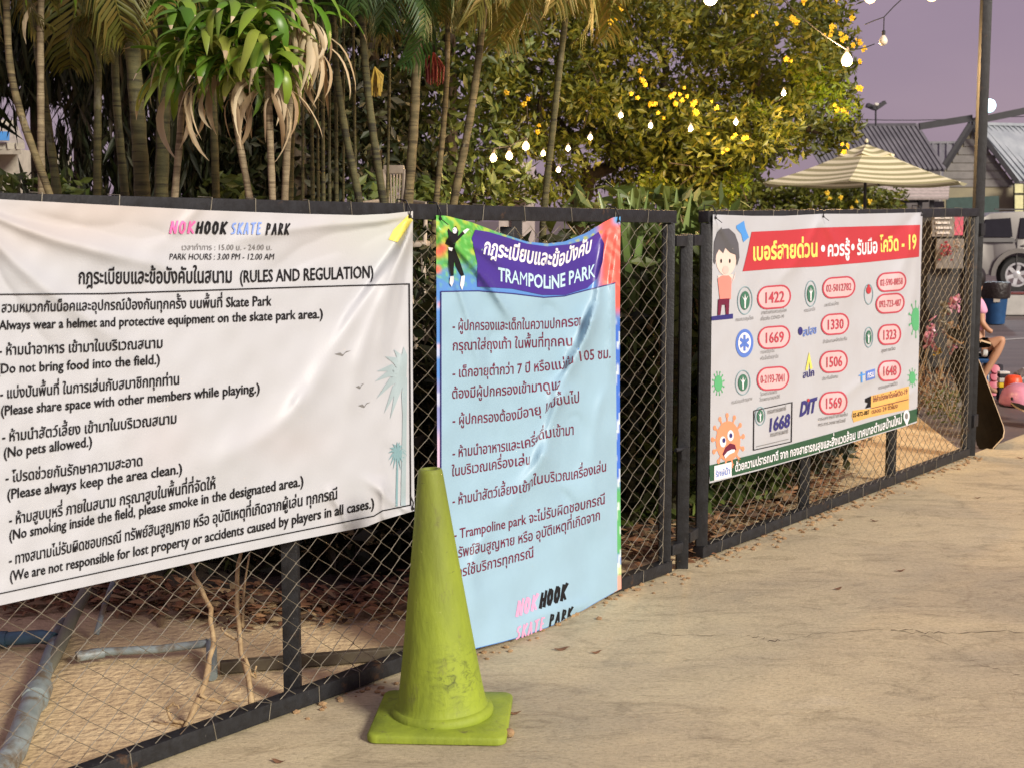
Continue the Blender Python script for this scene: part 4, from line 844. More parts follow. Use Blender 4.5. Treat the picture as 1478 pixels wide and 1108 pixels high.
palm([(232,-80),(238,60),(236,180),(232,290)], 7.2, 17, 22, 'trunkgreen', 'straight greenish palm trunk behind the broad green leaves', 12, 'palmgreen', .8, cr=at(232,-40,7.2))
palm([(474,-70),(480,60),(495,180),(522,300)], 6.9, 9, 13, 'trunkgreen', 'palm with a trunk leaning left to right before the bamboo', 12, 'palmgreen', .8, cr=at(474,-35,6.9))
palm([(522,20),(528,110),(540,210),(556,300)], 6.5, 10, 14, 'trunkgreen', 'palm with long drooping dark green leaves over the white banner corner', 14, 'palmgreen', .62, cr=at(525,-12,6.5))
palm([(604,-80),(602,60),(598,180),(588,300)], 7.1, 12, 17, 'trunk', 'ringed tan palm trunk rising between the white and blue banners', 12, 'palmolive', .75, cr=at(603,-45,7.1))
palm([(646,-60),(646,110),(638,210),(628,300)], 7.8, 7, 10, 'trunk', 'thin pale palm stem right of the ringed trunk', 8, 'palmolive', .75, cr=at(648,-20,7.8))
palm([(706,-60),(692,80),(676,190),(652,300)], 7.4, 9, 16, 'trunk', 'curving palm trunk leaning right with hanging seed strands', 10, 'palmolive', .8, cr=at(705,-30,7.4))
palm([(140,-120),(142,60),(140,290)], 8.6, 9, 13, 'trunkgreen', 'dim palm far back at the left', 14, 'palmolive', 1.0, cr=at(120,-30,8.6))
palm([(300,-160),(305,60),(312,290)], 8.8, 9, 13, 'trunkgreen', 'dim palm behind the broad leaved plant', 10, 'palmgreen', 1.1)
palm([(430,-150),(424,60),(418,290)], 8.3, 8, 12, 'trunkgreen', 'dim palm behind the dry leaves', 10, 'palmgreen', 1.1)
palm([(835,-130),(812,60),(786,290)], 9.4, 8, 12, 'trunkgreen', 'dark palm with fronds over the strings of lights', 15, 'palmolive', .9, cr=at(800,-40,9.4))
def cluster(x, y, Y, m, label, n=26, w_=.035, h_=.13):
    c = at(x, y, Y); mb = MB()
    for k in range(n):
        a = random.uniform(0, 6.28); r_ = w_*random.random(); b = c+Vector((r_*math.cos(a), r_*math.sin(a), -h_*random.uniform(.5, 1))); mb.tube([c, c.lerp(b, .5)+Vector((r_*.6*math.cos(a), r_*.6*math.sin(a), 0)), b], [.003,.005,.0035], 5)
    return tag(mb.build('palm_fruit_cluster', m), label, 'fruit cluster')
M['yellowfruit'] = mat('dull_yellow_flowers', (.40,.27,.03), .7, (.22,.15,.02), 40); cluster(541, 97, 6.3, 'yellowfruit', 'yellow palm flower cluster hanging beside the trunk under long green fronds'); M['redfruit'] = mat('dark_red_fruit', (.22,.02,.012), .6)
cluster(626, 76, 7.6, 'redfruit', 'dark red hanging fruit cluster between the ringed trunk and the thin pale stem', 40, .06, .17)
# thin bamboo stems
random.seed(8)
bam = [(412,402,5),(437,430,4),(447,450,5),(456,457,4),(464,464,5),(474,472,4),(484,482,5),(496,490,3),(508,515,4),(565,548,4)]
for i, (x0, x1, w_) in enumerate(bam):
    Y = 7.9+.12*(i % 4); t_, b_ = at(x0, -60, Y), at(x1, 300, Y); b_ = Vector((b_.x, Y, 0)); mb = MB(); N = 16; pts = [b_.lerp(t_, k/N) for k in range(N+1)]
    mb.tube(pts, [w_/2/(FPX/Y)*(1.25 if k % 3 == 0 else 1) for k in range(N+1)], 7)
    tag(mb.build('bamboo_stem', 'trunkgreen', smooth='all'), ['first','second','third','fourth','fifth','sixth','seventh','eighth','ninth','tenth'][i]+' thin bamboo stem from the left between the broad leaved plants and the ringed palm', 'bamboo', 'bamboo stems')
# dracaenas: broad strap leaves
def strap(L, w_, m, seed, bend, twist=0.0):
    random.seed(seed); mb = MB(); p = Vector((0,0,0)); a = R(35); pts = []
    for i in range(9): pts.append(p.copy()); p = p+Vector((math.cos(a), twist*math.sin(i*.7)*.3, math.sin(a)))*L/8; a -= bend/8*(1+.4*math.sin(i))
    wd = [.3,.62,.88,1,1,.92,.72,.4,.03]; mb.strip(pts, [w_*k*random.uniform(.9,1.08) for k in wd], (twist*.5, 1, twist*.3), .35)
    if m == 'dracgreen' and seed % 3 == 1: mb.mi = [1 if i >= 14 else 0 for i in range(16)]
    o = mb.build('l', [m, 'dryleaf'], smooth='all'); me = o.data; bpy.data.objects.remove(o); return me
GREEN = [strap(.24+.03*(i%4),.024+.003*(i%3),'dracgreen',i,b,.12*(i%4)) for i, b in enumerate((1.7,2.1,2.4,2.7,2.9,2.2,3.1,1.9))]
DRY = [strap(.34,.014,'dryleaf',i,b,.7) for i, b in enumerate((1.7,2.0,2.2,1.5,1.9))]
def drac(xp, Y, label, crowns, ng, nd):
    th, top = trunk(xp, Y, 9, 12, 'dractrunk', label, name='dracaena', rings=True); th['category'] = 'plant'
    for (x, y, g_, d_, sc) in crowns:
        c = at(x, y, Y)
        if (c-top).length > .05:
            mb = MB(); mb.tube([top, top.lerp(c, .5)+up*.03, c], [.013,.012,.011], 7); mb.build('branch', 'dractrunk', th, smooth='all')
        for k in range(int(ng*g_)):
            a = 2*math.pi*k/(ng*g_)*2.4+random.uniform(-.3,.3); link(random.choice(GREEN), 'leaf', th, c+up*random.uniform(-.04,.09), (random.uniform(-.3,.3), random.uniform(-.7,.5), a), sc*random.uniform(.75,1.15))
        for k in range(int(nd*d_)):
            a = random.uniform(0, 6.28); link(random.choice(DRY), 'dry_leaf', th, c+up*random.uniform(-.12,.0), (random.uniform(-.5,.5), random.uniform(.7,1.4), a), sc*random.uniform(.6,1.25))
    return th
random.seed(12)
drac([(330,95),(336,160),(350,230),(364,300)], 5.9, 'broad leaved plant with bright green leaves and withered tan leaves, leaning trunk', [(300,85,1.2,.5,1.0),(345,105,1.4,.7,.95),(330,45,.8,.2,1)], 30, 11)
drac([(386,60),(388,150),(391,230),(394,300)], 5.8, 'broad leaved plant with straight pale trunk and long dry hanging leaves', [(375,50,.9,.7,1.0),(392,95,1.1,.8,.9)], 27, 13)
drac([(262,60),(264,150),(258,220),(250,300)], 6.1, 'left most of the broad leaved plants with drooping green leaves', [(258,100,1.3,.5,.95),(262,45,.8,.2,1)], 30, 9)
drac([(440,-60),(425,60),(416,180),(410,300)], 6.0, 'withered broad leaved plant with curled straw coloured leaves at the top', [(425,0,.8,1.3,1.0),(452,30,.4,1.2,.95),(385,-5,.6,1.2,1.0)], 12, 18)
drac([(60,-60),(58,60),(60,290)], 6.6, 'plant whose single pale leaf tips hang into the top left corner', [(62,-35,.7,.3,1.0)], 9, 6)
# dark backdrop growth: single trees in a row far behind the palms
random.seed(5)
bk = [(-60,9.6),(60,10.0),(180,9.7),(310,10.2),(430,9.8),(540,10.3),(650,10.8),(-160,11),(120,11.2),(370,11.4),(600,11.8)]
bl = ['far left','second from the left','behind the thick green trunk','behind the broad leaved plants','behind the bamboo','behind the plastic chair','behind the curving palm','beyond the left edge, furthest','back row, left','back row, middle','back row, right']
for i, (x, Y) in enumerate(bk):
    g = at(x, 300, Y); g.z = 0; th = thing('evergreen_tree', 'dense dark tree in the unlit backdrop, '+bl[i], 'tree', g, 'dark backdrop trees'); mb = MB()
    for z in np.arange(2.3 if i in (0,7) else 2.55 if i in (1,8) else 1.75 if i in (6,10) else 1.3, 4.3, .33): leafcloud(mb, g+up*z+Vector((random.uniform(-.2,.2),0,0)), (.64,.45,.3), 480 if i not in (4,5,6,10) else 420, .26 if i not in (4,5,6,10) else .11, aspect=.10 if i not in (4,5,6,10) else .38, down=2.6 if i not in (4,5,6,10) else .6)
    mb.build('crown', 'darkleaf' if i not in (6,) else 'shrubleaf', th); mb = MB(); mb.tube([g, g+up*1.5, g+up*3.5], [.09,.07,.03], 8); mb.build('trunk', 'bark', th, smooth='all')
# ---- the flowering tree
tb = ground(885, 560); tb = Vector((tb.x*1.0, 12.0, 0)); tb.x = at(850, 400, 12).x
ft = thing('flowering_tree', 'large spreading tree with yellow flowers and strings of warm lights', 'tree', tb)
random.seed(44)
mb = MB()
limbs = [[(845,420,12.0),(838,300,12),(850,262,12),(900,225,12.2),(950,190,12.4),(1000,120,12.4)],[(838,300,12),(800,250,11.8),(780,180,11.6),(790,60,11.6)],[(850,262,12),(840,232,11.9),(800,150,12.3)],[(900,225,12.2),(980,240,12),(1060,215,11.8),(1130,180,11.6),(1180,120,11.5)],[(950,190,12.4),(960,100,12.6),(930,10,12.6)],[(1060,215,11.8),(1090,120,11.7),(1120,40,11.7)],[(1130,180,11.6),(1190,190,11.5)]]
for i, l_ in enumerate(limbs):
    pts = [at(*q) for q in l_]
    if i == 0: pts[0] = tb.copy()
    qq = []
    for a, b in zip(pts[:-1], pts[1:]):
        for t in range(5): qq.append(a.lerp(b, t/5)+Vector((random.uniform(-.02,.02), random.uniform(-.02,.02), random.uniform(-.02,.02))))
    qq.append(pts[-1]); r0 = .085 if i == 0 else .045; mb.tube(qq, [r0*(1-.75*k/len(qq)) for k in range(len(qq))], 8)
mb.build('trunk', 'bark', ft, smooth='all')
mb = MB(); mb2 = MB(); clumps = []
def clump(x, y, Y, r, n, mbx, s_=.075): c = at(x, y, Y); clumps.append(c); leafcloud(mbx, c, (r, r, r*.7), n, s_, down=.6, aspect=.36, shell=.2)
for k in range(600):
    u = random.random(); 
    x = random.uniform(700, 1215); y = random.uniform(-60, 285); Y = random.uniform(10.9, 13.2)
    if x > 1160 and not ((x-1150)**2/75**2+(y-190)**2/85**2 < 1 or (x < 1210 and -60 < y < 130 and (x-1160) < 55)): continue
    if 945 < x < 1000 and 62 < y < 118: continue
    if x > 1070 and y > 262-(x-1085)*.42-22: continue
    if 850 < x < 930 and y > 235 and random.random() < .5: continue
    if 1130 < x < 1175 and y < 10: continue
    clump(x, y, Y, random.uniform(.14,.26), random.randint(60,105), mb)
for k in range(85): clump(random.uniform(900,1078), random.uniform(185,290), random.uniform(11.6,12.8), random.uniform(.14,.22), 80, mb)
for x, y in ((1170,110),(1190,100),(1165,125),(1205,125),(1180,135),(1150,95),(1195,145),(1215,160),(1150,150),(1140,190),(1100,160),(1110,200),(940,265),(960,275),(1060,262),(1055,275),(1040,285)):
    clump(x+random.uniform(-5,5), y, 11.3, .13, 90, mb2, .06)
for x, y in ((1225,190),(1230,175),(1212,205),(1215,20),(1190,20),(1205,45),(1222,60),(1195,70),(1180,45),(1228,150),(1215,130),(1220,95)):
    clump(x, y, 11.6 if x < 1235 else 13, .12, 85, mb, .065)
mb.build('crown', 'treeleaf', ft); mb2.build('lit_leaves', 'litleaf', ft)  # the brighter leaves stand in for bulb light on the crown
fb_ = at(1180, 300, 24); fb_.z = 0; fs_ = thing('flowering_shrub', 'leafy shrub with yellow flowers below and behind the striped umbrella', 'shrub', fb_); mbs = MB()
for x in range(1050, 1300, 11):
    for y in (272, 285, 300, 318): 
        if x > 1255 and y < 280: continue
        leafcloud(mbs, at(x+random.uniform(-5,5), y+random.uniform(-5,5), 24+random.uniform(-.5,.5)), (.24,.24,.16), 60, .13)
mbs.build('foliage', 'treeleaf', fs_); mbs = MB()
for k in range(6): x = at(1070+k*40, 300, 24).x; mbs.tube([(x, 24, 0), (x+.1, 24, 1.0), (x-.1, 24, 1.9)], [.03,.02,.01], 6)
mbs.build('stems', 'bark', fs_)
# twigs through the crown
mb = MB()
for k in range(90):
    c = random.choice(clumps); d = Vector((random.gauss(0,1), random.gauss(0,.6), random.gauss(0,.6))).normalized()*random.uniform(.1,.32); mb.tube([c-d, c+Vector((0,0,.05)), c+d], [.005,.004,.002], 4, cap=False)
mb.build('twigs', 'bark', ft)['kind'] = 'stuff'
fm = MB()
for k in range(5):
    a = 2*math.pi*k/5; d = Vector((math.cos(a), .35*math.sin(a*2), math.sin(a))); fm.strip([Vector((0,0,0)), d*.016+Vector((0,-.008,0)), d*.032+Vector((0,.002,0))], [.004,.014,.006], d.cross(Vector((0,1,0))), .2)
fo = fm.build('flower', 'petal'); fme = fo.data; bpy.data.objects.remove(fo)
fl = [(885,30),(930,108),(932,122),(917,138),(985,133),(968,140),(975,146),(940,155),(1000,152),(1120,38),(1148,20),(1150,28),(1155,2),(1202,4),(1197,40),(1212,44),(1225,30),(1220,55),(1235,66),(1230,62),(1238,58),(1195,52),(1140,88),(1210,152),(1213,155),(1226,165),(1218,210),(1222,214),(1045,222),(1032,150),(1001,162),(1202,285),(1218,287),(1250,296),(1234,297),(1195,280),(756,145),(775,185),(955,165),(990,145),(1246,70),(1240,128),(1243,92),(730,130),(1060,200),(1078,205),(900,12),(1090,20)]
for x, y in fl:
    for k in range(2): far_ = y > 262 and x > 1100; link(fme, 'flower', fs_ if far_ else ft, at(x+random.uniform(-6,6), y+random.uniform(-6,6), 23.2 if far_ else 10.7), (random.uniform(-.5,.5), random.uniform(0,6), random.uniform(-.7,.7)), random.uniform(.4,.8)*(2.0 if far_ else 1))

# ================================================================== STRING LIGHTS
def bulb_mesh(r, m):
    mb = MB(); mb.lathe([(.3*r,r*1.45),(r*.5,r*1.2),(r*.82,r*.72),(r*.98,r*.25),(r,-r*.1),(r*.88,-r*.5),(r*.6,-r*.82),(r*.2,-r*.99)], (0,0,0), 16, 0); mb.lathe([(r*.42,r*1.45),(r*.42,r*2.4),(r*.2,r*2.6)], (0,0,0), 10, 1)
    o = mb.build('b', [m, 'black'], smooth=True); me = o.data; bpy.data.objects.remove(o); return me
def string(pts, label, r, m, bulbs, watts, cord=.004, hang=.0, warm=(1,.62,.28)):
    th = thing('string_light', label, 'string light', pts[0]); me = bulb_mesh(r, m)
    if cord:
        mb = MB(); q = []
        for a, b in zip(pts[:-1], pts[1:]):
            for t in range(8): v = a.lerp(b, t/8); v.z -= .05*math.sin(math.pi*t/8)*(a-b).length/3; q.append(v)
        q.append(pts[-1]); mb.tube(q, cord, 5, cap=False); mb.build('cord', 'black', th)
    for i, b in enumerate(bulbs):
        mm = me
        link(mm, 'bulb', th, b)
        w_ = watts[i] if hasattr(watts, '__len__') else watts
        if w_:
            l_ = bpy.data.lights.new('bulb_light', 'POINT'); l_.energy = w_; l_.color = warm; l_.shadow_soft_size = r
            lo = bpy.data.objects.new('bulb_light', l_); COL.objects.link(lo); lo.parent = th; lo.location = b-ORG[th.name]+Vector((0,-r*1.6,-r*.8))
    return th
def AT(l_): return [at(*q) for q in l_]
s1 = AT([(700,228,10.2),(712,229,10.1),(735,226,10.1),(759,212,10)]); string([v+up*.07 for v in s1], 'short row of three warm bulbs low on the left side of the flowering tree', .025, 'bulb', s1[1:], 4)
s2 = AT([(784,222,10.4),(806,246,10.5),(820,215,10.4),(852,199,10.3),(896,167,10.5),(939,182,10.5),(997,186,10.4),(1062,177,10.4),(1131,135,10.5)])
string([v+up*.03+Vector((0,.02+.5*(k % 2),-.03*(k % 3))) for k, v in enumerate(s2)], 'long string of small bulbs threaded through the flowering tree', .017, 'bulbsmall', s2, [2,1,3,6,5,5,12,22,26], .0014)
s3 = AT([(1025,-2,7.4),(1131,-20,8.2),(1222,88,9.4)]); string([at(900,-60,6.5), s3[0]+up*.07, at(1120,-10,8.2), s3[2]+up*.07, at(1262,64,10.0)], 'bright bulbs on the cord over the flowering tree', .036, 'bulb', [s3[0], s3[2]], [45, 50])
s4 = AT([(1256,-3,8.6),(1345,-6,8.4)]); th4 = string([at(1210,-40,8.6), s4[0]+up*.08, s4[1]+up*.08, at(1400,-40,8.4)], 'bulbs just touching the top edge of the view beside the pole', .034, 'bulb', s4, [2,2])
# unlit white bulb hanging from its cord
pb = at(1275, 60, 9.0); th = thing('string_light', 'unlit white bulb hanging from a thin dark cord against the sky', 'string light', pb)
link(bulb_mesh(.026, 'bulboff'), 'bulb', th, pb); mb = MB(); mb.tube([pb+up*.06, at(1276,25,9.0)], .0035, 5); mb.tube([at(1248,36,9.0), at(1262,30,9), at(1276,25,9.0), at(1290,10,9.0), at(1304,-3,9.0), at(1330,-30,9)], .0035, 5); mb.build('cord', 'black', th)

# ================================================================== BACKGROUND BUILDINGS, UMBRELLA
M['roofmetal'] = mat('corrugated_roof', (.22,.22,.235), .55, (.15,.15,.165), 2, stretch=(1,.3,1)); M['roofblue'] = mat('pale_corrugated_roof', (.34,.37,.40), .45, (.25,.28,.31), 2)
M['siding'] = mat('grey_siding', (.27,.255,.24), .8, (.20,.19,.18), 3); M['cream'] = mat('cream_wall', (.34,.30,.19), .8, (.28,.25,.17), 2); M['greenboard'] = mat('dark_green_board', (.03,.07,.06), .6); M['awn'] = mat('pale_awning', (.50,.43,.40), .7)
M['glass'] = mat('dark_glass', (.012,.012,.016), .12); M['warmglass'] = mat('lit_window_glass', (.50,.48,.25), .4, emit=((.9,.8,.4), .25)); M['windowframe'] = mat('window_frame', (.03,.03,.035), .5)
def quadslab(th, name, m, P, thick=.06):
    P = [Vector(p) for p in P]; n = (P[1]-P[0]).cross(P[3]-P[0]).normalized()
    if n.y > 0: n = -n
    mb = MB(); Q = [p-n*thick for p in P]; mb.add(P+Q, [(0,1,2,3),(7,6,5,4),(0,4,5,1),(1,5,6,2),(2,6,7,3),(3,7,4,0)]); o = mb.build(name, m, th); return o, n
def roof(th, A, B, C, D, m, nrib, name='roof'):
    """A,B ridge ends; D,C eave ends"""
    A, B, C, D = map(Vector, (A, B, C, D)); o, n = quadslab(th, name, m, (A, B, C, D)); 
    for k in range(nrib+1):
        t = k/nrib; a = A.lerp(B, t)+n*.03; d = D.lerp(C, t)+n*.03; mb = MB(); mb.beam(a, d, .09, .07, up=n); r_ = mb.build('roof_rib', m, th)
    mb = MB(); mb.beam(A+n*.05, B+n*.05, .16, .1); mb.build('ridge_cap', m, th)
    return n
def atz(x, y, Y): return at(x, y, Y)
def siding(th, P0, P1, z0, z1f, m, step=.3, depth=.04):
    """horizontal boards between two ground points; z1f(t) gives the roof height at t"""
    d = P1-P0; n = Vector((d.y, -d.x, 0)).normalized(); z = z0
    if n.y > 0: n = -n
    while True:
        ts = [t for t in np.linspace(0, 1, 41) if z1f(t) >= z+step*.5]
        if len(ts) < 2: break
        a = P0+d*ts[0]; b = P0+d*ts[-1]; mb = MB(); mb.beam(Vector((a.x, a.y, z+step/2-.012))+n*.015, Vector((b.x, b.y, z+step/2-.012))+n*.015, .03, step-.024); mb.build('board', m, th); z += step
# house 2 (right): gable to the left-front, roof slope to the right
h2 = thing('gabled_house', 'small grey gabled house with pale corrugated roof behind the tall pole', 'house', at(1462, 350, 50)*1.0)
gl, gc, gap = at(1362, 243, 50.3), at(1464, 262, 50), at(1402, 180, 50.2)
rr_ = at(1560, 184, 54.5); re_ = at(1640, 262, 53)
wl = Vector((gl.x, gl.y, 0)); wr = Vector((gc.x, gc.y, 0))
mb = MB(); bk_ = Vector((2.0, 3.0, 0)); z_e = gc.z; mb.add([wl, wr, Vector((wr.x, wr.y, gc.z-.1)), Vector((gap.x, gap.y, gap.z-.1)), Vector((wl.x, wl.y, gl.z-.1))], [(0,1,2,3,4)]); 
mb.add([wr, re_*1.0-up*re_.z, re_-up*.1, Vector((wr.x, wr.y, gc.z-.1))], [(0,1,2,3)]); mb.build('wall', 'cream', h2)
tg_ = lambda t: (gl.z+(gap.z-gl.z)*t/.41 if t < .41 else gap.z+(gc.z-gap.z)*(t-.41)/.59)-.12
siding(h2, wl, wr, 2.55, tg_, 'siding', .28)
roof(h2, gap+Vector((-.1,-.1,0)), rr_, re_, gc+Vector((.05,-.25,0)), 'roofblue', 22)
quadslab(h2, 'roof', 'roofblue', (gap+Vector((-.1,-.2,.02)), gap+bk_+up*.0, gl+bk_, gl+Vector((-.1,-.2,0))))
for a, b in ((gap, gc), (gap, gl)): mb = MB(); mb.beam(a+Vector((-.05,-.35,.0)), b+Vector((-.05,-.35,0)), .06, .16); mb.build('barge_board', 'windowframe', h2)
mb = MB(); mb.beam(Vector((gc.x, gc.y-.3, 0)), gc+Vector((0,-.3,0)), .12); mb.build('post', 'windowframe', h2)
quadslab(h2, 'sign_board', 'greenboard', (at(1366,286,49.3), at(1442,283,49.3), at(1442,312,49.3), at(1366,314,49.3)))
for x0, x1 in ((1464,1478),(1481,1500),(1503,1530)):
    o, n_ = quadslab(h2, 'window', 'windowframe', (at(x0-.7,264,49.4), at(x1+.7,264,49.4), at(x1+.7,322,49.4), at(x0-.7,322,49.4))); w2, _ = quadslab(h2, 'pane', 'warmglass', (at(x0+1,282,49.2), at(x1-1,282,49.2), at(x1-1,320,49.2), at(x0+1,320,49.2)), .02); w3, _ = quadslab(h2, 'pane', 'warmglass', (at(x0+1,266,49.2), at(x1-1,266,49.2), at(x1-1,279,49.2), at(x0+1,279,49.2)), .02)
# house 1 (left)
h1 = thing('gabled_house', 'house with dull grey corrugated roof behind the striped umbrella', 'house', at(1330, 350, 48))
roof(h1, at(1150,183,52), at(1323,182,50), at(1364,246,47.5), at(1190,246,49.5), 'roofmetal', 26)
a_, b_ = at(1195,250,49), at(1358,250,47.2); mb = MB(); mb.beam(Vector((a_.x,a_.y,a_.z/2)), Vector((b_.x,b_.y,a_.z/2)), .2, a_.z); mb.build('wall', 'siding', h1)
quadslab(h1, 'awning', 'awn', (at(1256,263,46), at(1371,264,46), at(1369,286,45), at(1262,287,45)))
for k in range(5):
    a_, b_ = at(1257+k*1.3,267+k*4.6,45.85-k*.2), at(1371-k*.4,268+k*4.4,45.85-k*.2); mb = MB(); mb.beam(a_, b_, .03, .05); mb.build('awning_rib', 'siding', h1)
mb = MB(); mb.beam(at(1262,292,45.5), at(1340,289,45.5), .1, .14); mb.build('beam', 'windowframe', h1)
for x in (1280,1305,1328,1345): mb = MB(); mb.beam(at(x,289,45.4), Vector((at(x,289,45.4).x, 45.4, 0)), .12); mb.build('post', 'windowframe', h1)
quadslab(h1, 'window', 'glass', (at(1348,291,45.7), at(1363,291,45.7), at(1363,300,45.7), at(1348,300,45.7)))
# roof between the houses, further back
h3 = thing('gabled_house', 'low grey roof visible far back between the two gabled houses', 'house', at(1360, 330, 62))
roof(h3, at(1315,208,64), at(1420,207,64), at(1420,262,60), at(1315,262,60), 'roofmetal', 10); a_, b_ = at(1315,262,61), at(1420,262,61); mb = MB(); mb.beam(Vector((a_.x,61,a_.z/2-.1)), Vector((b_.x,61,a_.z/2-.1)), .2, a_.z-.2); mb.build('wall', 'siding', h3)
# long low buildings seen through gaps on the left
def shed(x0, x1, yt, yb, Y, wm, rm, label, nr=12):
    th = thing('shed', label, 'shed', Vector((at(x0,300,Y).x, Y, 0))); a_, b_ = at(x0, yb, Y), at(x1, yb, Y)
    mb = MB(); mb.box(((a_.x+b_.x)/2, Y+1, a_.z/2), (b_.x-a_.x, 2, a_.z)); mb.build('wall', wm, th); roof(th, at(x0+5, yt, Y+1.2), at(x1-5, yt, Y+1.2), at(x1+6, yb, Y-.3), at(x0-6, yb, Y-.3), rm, nr)
    mb = MB(); mb.box(((a_.x+b_.x)/2, Y-.01, a_.z*.5), (abs(b_.x-a_.x)*.3, .06, a_.z*.7)); mb.build('door', 'windowframe', th); return th
M['palewall'] = mat('pale_lit_wall', (.50,.46,.38), .8); M['redboard'] = mat('dark_red_board', (.13,.015,.012), .6)
shed(-40, 24, 186, 215, 16, 'palewall', 'palewall', 'pale wall glimpsed at the far left edge between palms', 6)
quadslab(thing('wall_sign', 'small blue sign on the pale wall at the far left edge', 'sign', at(5,196,15.9)), 'board', 'flag_blue', (at(-3,190,15.6), at(11,190,15.6), at(11,203,15.6), at(-3,203,15.6)))
shed(720, 772, 245, 281, 19, 'awn', 'awn', 'pale low canopy behind the short row of three bulbs', 6)
shed(985, 1010, 258, 272, 24, 'redboard', 'roofmetal', 'tiny pointed grey roof beneath the flowering tree', 4)
shed(975, 1018, 282, 290, 15, 'redboard', 'redboard', 'dark red low box behind the sword leaved plants', 4)
tw = thing('timber_wall', 'dark reddish brown timber wall deep behind the bamboo', 'wall', at(370,330,12.4))
for k in range(18):
    x = 270+k*13; a_ = at(x, 300, 12.4); zt = at(x, 120, 12.4).z; mb = MB(); mb.box((a_.x, 12.4+.01*(k % 2), zt/2), (.072, .03, zt)); mb.build('plank', 'timber', tw)
# lit shrubs low at the far left
for i, (x, y, lb) in enumerate(((25,235,'lit green shrub under the pale wall at the far left'),(95,250,'lit green shrub left of the thick palms'),(330,265,'small lit bush seen low between palm trunks'),(545,250,'green bush beside the plastic chair'),(625,240,'lit bush behind the thin pale palm stem'))):
    g = at(x, 300, 8.9+.2*i); g.z = 0; th = thing('shrub', lb, 'shrub', g, 'lit shrubs among the palms'); mb = MB(); zt = at(x, y, g.y).z
    for z in np.arange(.5, zt, .22): leafcloud(mb, g+up*z, (.2,.2,.16), 130, .10)
    mb.build('foliage', 'shrubleaf', th); mb = MB(); mb.tube([g, g+up*zt*.8], [.015,.006], 5); mb.build('stems', 'bark', th)
# plastic chair behind the palms
cY = 8.4; cb = at(569, 300, cY); cb.z = 0; ch = thing('plastic_chair', 'pale plastic garden chair with slotted back standing behind the palms', 'chair', cb); s_ = cY/FPX; zt = at(569, 240, cY).z
mb = MB(); w_ = 15*s_
mb.box((cb.x, cY, zt-.02), (w_*2, .025, .05), bev=.008); mb.box((cb.x, cY, zt-.32), (w_*1.5, .025, .05), bev=.008)
mb.build('back_frame', 'plastic', ch, smooth=True)
for k in range(7): t = k/6-.5; mb = MB(); mb.beam((cb.x+t*w_*1.8, cY, zt-.04), (cb.x+t*w_*1.2, cY, zt-.30), .009, .012); mb.build('slat', 'plastic', ch)
mb = MB(); mb.box((cb.x, cY-.2, zt-.45), (.42,.42,.03), bev=.01); mb.build('seat', 'plastic', ch, smooth=True)
for sx in (-1, 1):
    mb = MB(); mb.tube([(cb.x+sx*w_, cY, zt-.02), (cb.x+sx*w_*.8, cY, zt-.3), (cb.x+sx*.19, cY, .0)], .014, 8); mb.build('leg', 'plastic', ch, smooth=True); mb = MB(); mb.tube([(cb.x+sx*.19, cY-.38, zt-.46), (cb.x+sx*.21, cY-.42, 0)], .014, 8); mb.build('leg', 'plastic', ch, smooth=True)
    mb = MB(); mb.tube([(cb.x+sx*w_, cY-.02, zt-.2), (cb.x+sx*.2, cY-.2, zt-.22), (cb.x+sx*.2, cY-.38, zt-.46)], .012, 8); mb.build('armrest', 'plastic', ch, smooth=True)
# striped umbrella
uY = 21.0; uc = at(1249, 264, uY); ub = Vector((uc.x, uY, 0)); um = thing('patio_umbrella', 'cream and grey striped square patio umbrella open behind the fence', 'umbrella', ub)
M['ucream'] = mat('cream_canopy', (.90,.84,.56), .8, (.86,.80,.52), 3, trans=.15); M['ugrey'] = mat('olive_stripe', (.40,.37,.19), .8, (.36,.33,.17), 3, trans=.15)
zt, zb = at(1249, 209, uY).z, uc.z-.01
def canopy(R0, R1, z0, z1, rows, name, rot, sag=.0, parity=0):
    mb = MB(); n = 6; seg = 8
    for j in range(rows):
        t0, t1 = j/rows, (j+1)/rows
        for k in range(n*seg):
            def pt(t, kk):
                a = 2*math.pi*kk/(n*seg)+rot; sector = (kk % seg)/seg-.5; base = math.cos(math.pi/n)/math.cos(sector*2*math.pi/n); r_ = (R0+(R1-R0)*t)*base
                dz = -sag*math.sin(math.pi*t)*1-.05*(1-4*sector*sector)*t; return Vector((ub.x+r_*math.cos(a), ub.y+r_*math.sin(a), z0+(z1-z0)*t+dz))
            mb.add([pt(t0, k), pt(t0, k+1), pt(t1, k+1), pt(t1, k)], [(0,1,2,3)], (j+parity) % 2)
    return mb.build(name, ['ucream','ugrey'], um, smooth='all')
canopy(.36, 1.58, zt-.15, zb, 12, 'canopy', R(8), .03); canopy(.02, .44, zt, zt-.14, 5, 'vent', R(8), 0)
mb = MB(); mb.tube([ub, ub+up*(zt+.03)], .022, 10); mb.build('pole', 'windowframe', um); mb = MB(); mb.blob((ub.x, ub.y, zt+.05), (.03,.03,.04), sub=1, noise=0); mb.build('finial', 'ucream', um)
for k in range(6):
    a = 2*math.pi*k/6+R(8); mb = MB(); mb.beam((ub.x, ub.y, zt-.2), (ub.x+1.5*math.cos(a), ub.y+1.5*math.sin(a), zb+.0), .02, .02); mb.build('rib', 'windowframe', um)
mb = MB(); mb.lathe([(.28,0),(.28,.05),(.05,.08),(.03,.4)], ub, 20); mb.build('base', 'windowframe', um, smooth=True)
